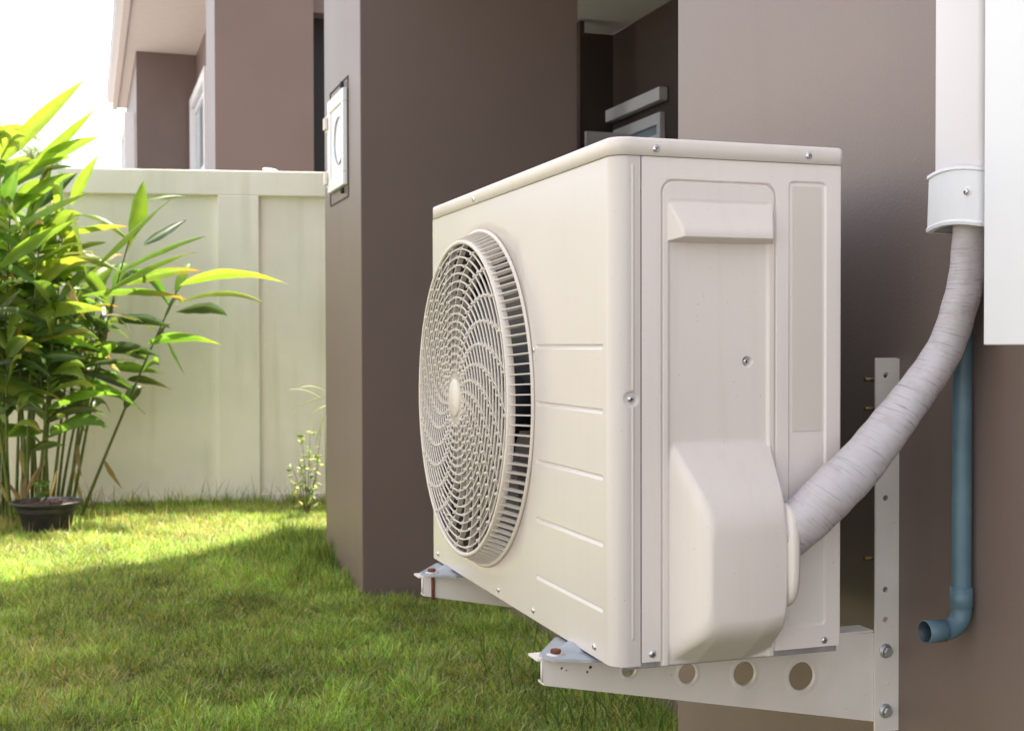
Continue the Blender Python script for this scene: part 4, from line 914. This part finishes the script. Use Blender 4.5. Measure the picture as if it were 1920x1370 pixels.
# ------------------------------------------------------------------ lawn
def vnoise(x, y, s, seed):
    r_ = np.random.default_rng(seed); T = r_.random((64, 64)); fx, fy = x*s, y*s; ix, iy = np.floor(fx).astype(int), np.floor(fy).astype(int); tx, ty = fx-ix, fy-iy
    tx, ty = tx*tx*(3-2*tx), ty*ty*(3-2*ty); g_ = lambda i, j: T[i % 64, j % 64]
    return (g_(ix, iy)*(1-tx)+g_(ix+1, iy)*tx)*(1-ty)+(g_(ix, iy+1)*(1-tx)+g_(ix+1, iy+1)*tx)*ty
def blades(X, Y, Lb, W, lean, pal, seed):
    n_ = len(X); r_ = np.random.default_rng(seed); az = r_.random(n_)*2*np.pi; ba = az+r_.normal(0, .8, n_)
    dx, dy = np.cos(ba), np.sin(ba); sx, sy = -np.sin(az), np.cos(az); ln = np.clip(lean+r_.normal(0, .35, n_), 0.02, 1.45)
    b = np.stack([X, Y, np.full(n_, GZ-0.004)], 1); sv = np.stack([sx, sy, np.zeros(n_)], 1)
    def pt(t, k):
        h = Lb*t*np.cos(ln*(0.35+0.5*t)); o_ = Lb*t*np.sin(ln*(0.35+0.65*t)); return b+np.stack([dx*o_, dy*o_, h], 1)+sv*(k*W)[:, None]
    co = np.stack([pt(0, -.5), pt(0, .5), pt(.45, -.45), pt(.45, .45), pt(.8, -.28), pt(.8, .28), pt(1.0, 0)], 1).reshape(-1, 3)
    i = np.arange(n_)*7; q = np.concatenate([np.stack([i, i+1, i+3, i+2], 1), np.stack([i+2, i+3, i+5, i+4], 1)]); tr = np.stack([i+4, i+5, i+6], 1)
    cc = np.repeat(pal, 7, axis=0).reshape(n_, 7, 3).copy(); cc[:, :2] *= 0.75; cc[:, 6] = cc[:, 6]*0.7+np.array([.35, .28, .12])*0.3
    return co, q, tr, cc.reshape(-1, 3)
def sample(n_, x0, x1, y0, y1):
    return rng.uniform(x0, x1, n_), rng.uniform(y0, y1, n_)
xs, ys = [], []
for (dens, y0, y1) in ((42000, 1.4, 3.4), (34000, 3.4, 5.0), (27000, 5.0, 7.1)):
    x0 = -1.25 if y0 < 5 else -1.45
    a_, b_ = sample(int(dens*((0.92 if y0 < 3 else 0.62)-x0)*(y1-y0)), x0, 0.92 if y0 < 3 else (0.62 if y0 < 5 else 0.95), y0, y1); xs.append(a_); ys.append(b_)
a_, b_ = sample(70000, -3.5, -1.2, 0.8, 7.0); xs.append(a_); ys.append(b_)
a_, b_ = sample(24000, -1.25, 0.46, -1.0, 1.4); xs.append(a_); ys.append(b_)
X = np.concatenate(xs); Y = np.concatenate(ys)
fy = 6.72+(0.80-X)*0.1856
inside = ~((X > XW) & (Y < 0.771)) & ~(X > 0.90) & ~((X > XW) & (X < 1.393) & (Y > 3.624) & (Y < 4.423)) & (Y < fy-0.01) & ~(np.hypot(X-cx, Y-cy) < 0.13)
X, Y = X[inside], Y[inside]; fy = fy[inside]; n_ = len(X)
clump = vnoise(X, Y, 9, 3); patch = vnoise(X, Y, 1.6, 5)*0.6+vnoise(X, Y, 4.2, 6)*0.4; fine = vnoise(X, Y, 26, 8)
wall_d = np.where(Y > 4.423, 9.0, XW-X)
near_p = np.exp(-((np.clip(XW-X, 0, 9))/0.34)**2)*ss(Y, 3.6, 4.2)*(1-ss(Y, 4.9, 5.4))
edge_f = np.exp(-((fy-Y)/0.10)**2)
near_w = np.exp(-(np.clip(0.9-X, 0, 9)/0.14)**2)*(1-ss(Y, 2.8, 3.6))
Lb = (0.016+0.040*clump+0.022*fine)*(0.6+0.8*rng.random(n_))*(1+1.2*near_p+0.7*edge_f+0.8*near_w)
W = rng.uniform(0.0015, 0.0036, n_)*(1+0.2*near_p)
dry = np.clip((patch-0.50)*2.2, 0, 1)*(1-0.8*near_p)*0.34+0.20-0.14*near_p
kind_ = rng.random(n_)
gcol = np.array([0.185, 0.345, 0.070])[None]*(0.30+1.75*rng.random((n_, 1))**1.4)*np.array([1, 1, 1])[None]
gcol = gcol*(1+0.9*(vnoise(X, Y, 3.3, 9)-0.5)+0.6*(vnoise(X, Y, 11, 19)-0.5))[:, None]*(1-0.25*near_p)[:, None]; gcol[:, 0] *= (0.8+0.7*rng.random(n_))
dcol = np.array([0.62, 0.52, 0.27])[None]*(0.5+0.7*rng.random((n_, 1)))
ycol = np.array([0.30, 0.34, 0.065])[None]*(0.7+0.6*rng.random((n_, 1)))
isdry = kind_ < dry; isyel = (kind_ >= dry) & (kind_ < dry+0.22*(1-0.7*near_p))
pal = np.where(isdry[:, None], dcol, np.where(isyel[:, None], ycol, gcol))
lean = 0.85+0.35*isdry-0.45*near_p-0.3*edge_f
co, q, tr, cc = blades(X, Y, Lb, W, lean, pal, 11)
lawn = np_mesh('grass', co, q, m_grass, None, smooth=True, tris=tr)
ca = lawn.data.color_attributes.new('Col', 'FLOAT_COLOR', 'POINT'); ca.data.foreach_set('color', np.concatenate([cc, np.ones((len(cc), 1))], 1).astype(np.float32).ravel())
tag(lawn, 'short patchy lawn of green blades mixed with dry straw', 'grass', kind='stuff')

# taller blades hanging around the wall foot and loose weeds along the boundary wall
def tuft_field(name, n_, xr, yfun, lr, colr, wr, lean, label, seed):
    r_ = np.random.default_rng(seed); X = r_.uniform(*xr, n_); Y = yfun(X, r_); L_ = r_.uniform(*lr, n_); W_ = r_.uniform(*wr, n_)
    pal = np.array(colr)[r_.integers(0, len(colr), n_)]*(0.7+0.6*r_.random((n_, 1)))
    co, q, tr, cc = blades(X, Y, L_, W_, np.full(n_, lean), pal, seed+1)
    o = np_mesh(name, co, q, m_grass, None, True, tr); c_ = o.data.color_attributes.new('Col', 'FLOAT_COLOR', 'POINT')
    c_.data.foreach_set('color', np.concatenate([cc, np.ones((len(cc), 1))], 1).astype(np.float32).ravel())
    return tag(o, label, 'grass', kind='stuff')
tuft_field('tall_grass_fringe', 240, (0.58, 0.88), lambda X, r_: r_.uniform(0.85, 2.4, len(X)), (0.10, 0.24), [(0.05, 0.12, 0.02), (0.10, 0.17, 0.04)], (0.003, 0.005), 0.55, 'long thin grass blades standing along the foot of the house wall', 21)
tuft_field('weedy_fringe', 420, (-1.6, 0.9), lambda X, r_: 6.72+(0.80-X)*0.1856-r_.uniform(0.02, 0.25, len(X)), (0.08, 0.24), [(0.06, 0.13, 0.02), (0.20, 0.2, 0.08), (0.04, 0.08, 0.02)], (0.002, 0.004), 0.8, 'wispy weeds along the foot of the boundary wall', 31)
tuft_field('seed_heads', 420, (-1.45, 0.2), lambda X, r_: 6.35-0.25*(X+1)+r_.normal(0, 0.22, len(X))-0.35*(X < -.6), (0.06, 0.12), [(0.46, 0.38, 0.20), (0.30, 0.24, 0.12)], (0.003, 0.0045), 0.25, 'straw coloured grass seed heads near the pot', 41)
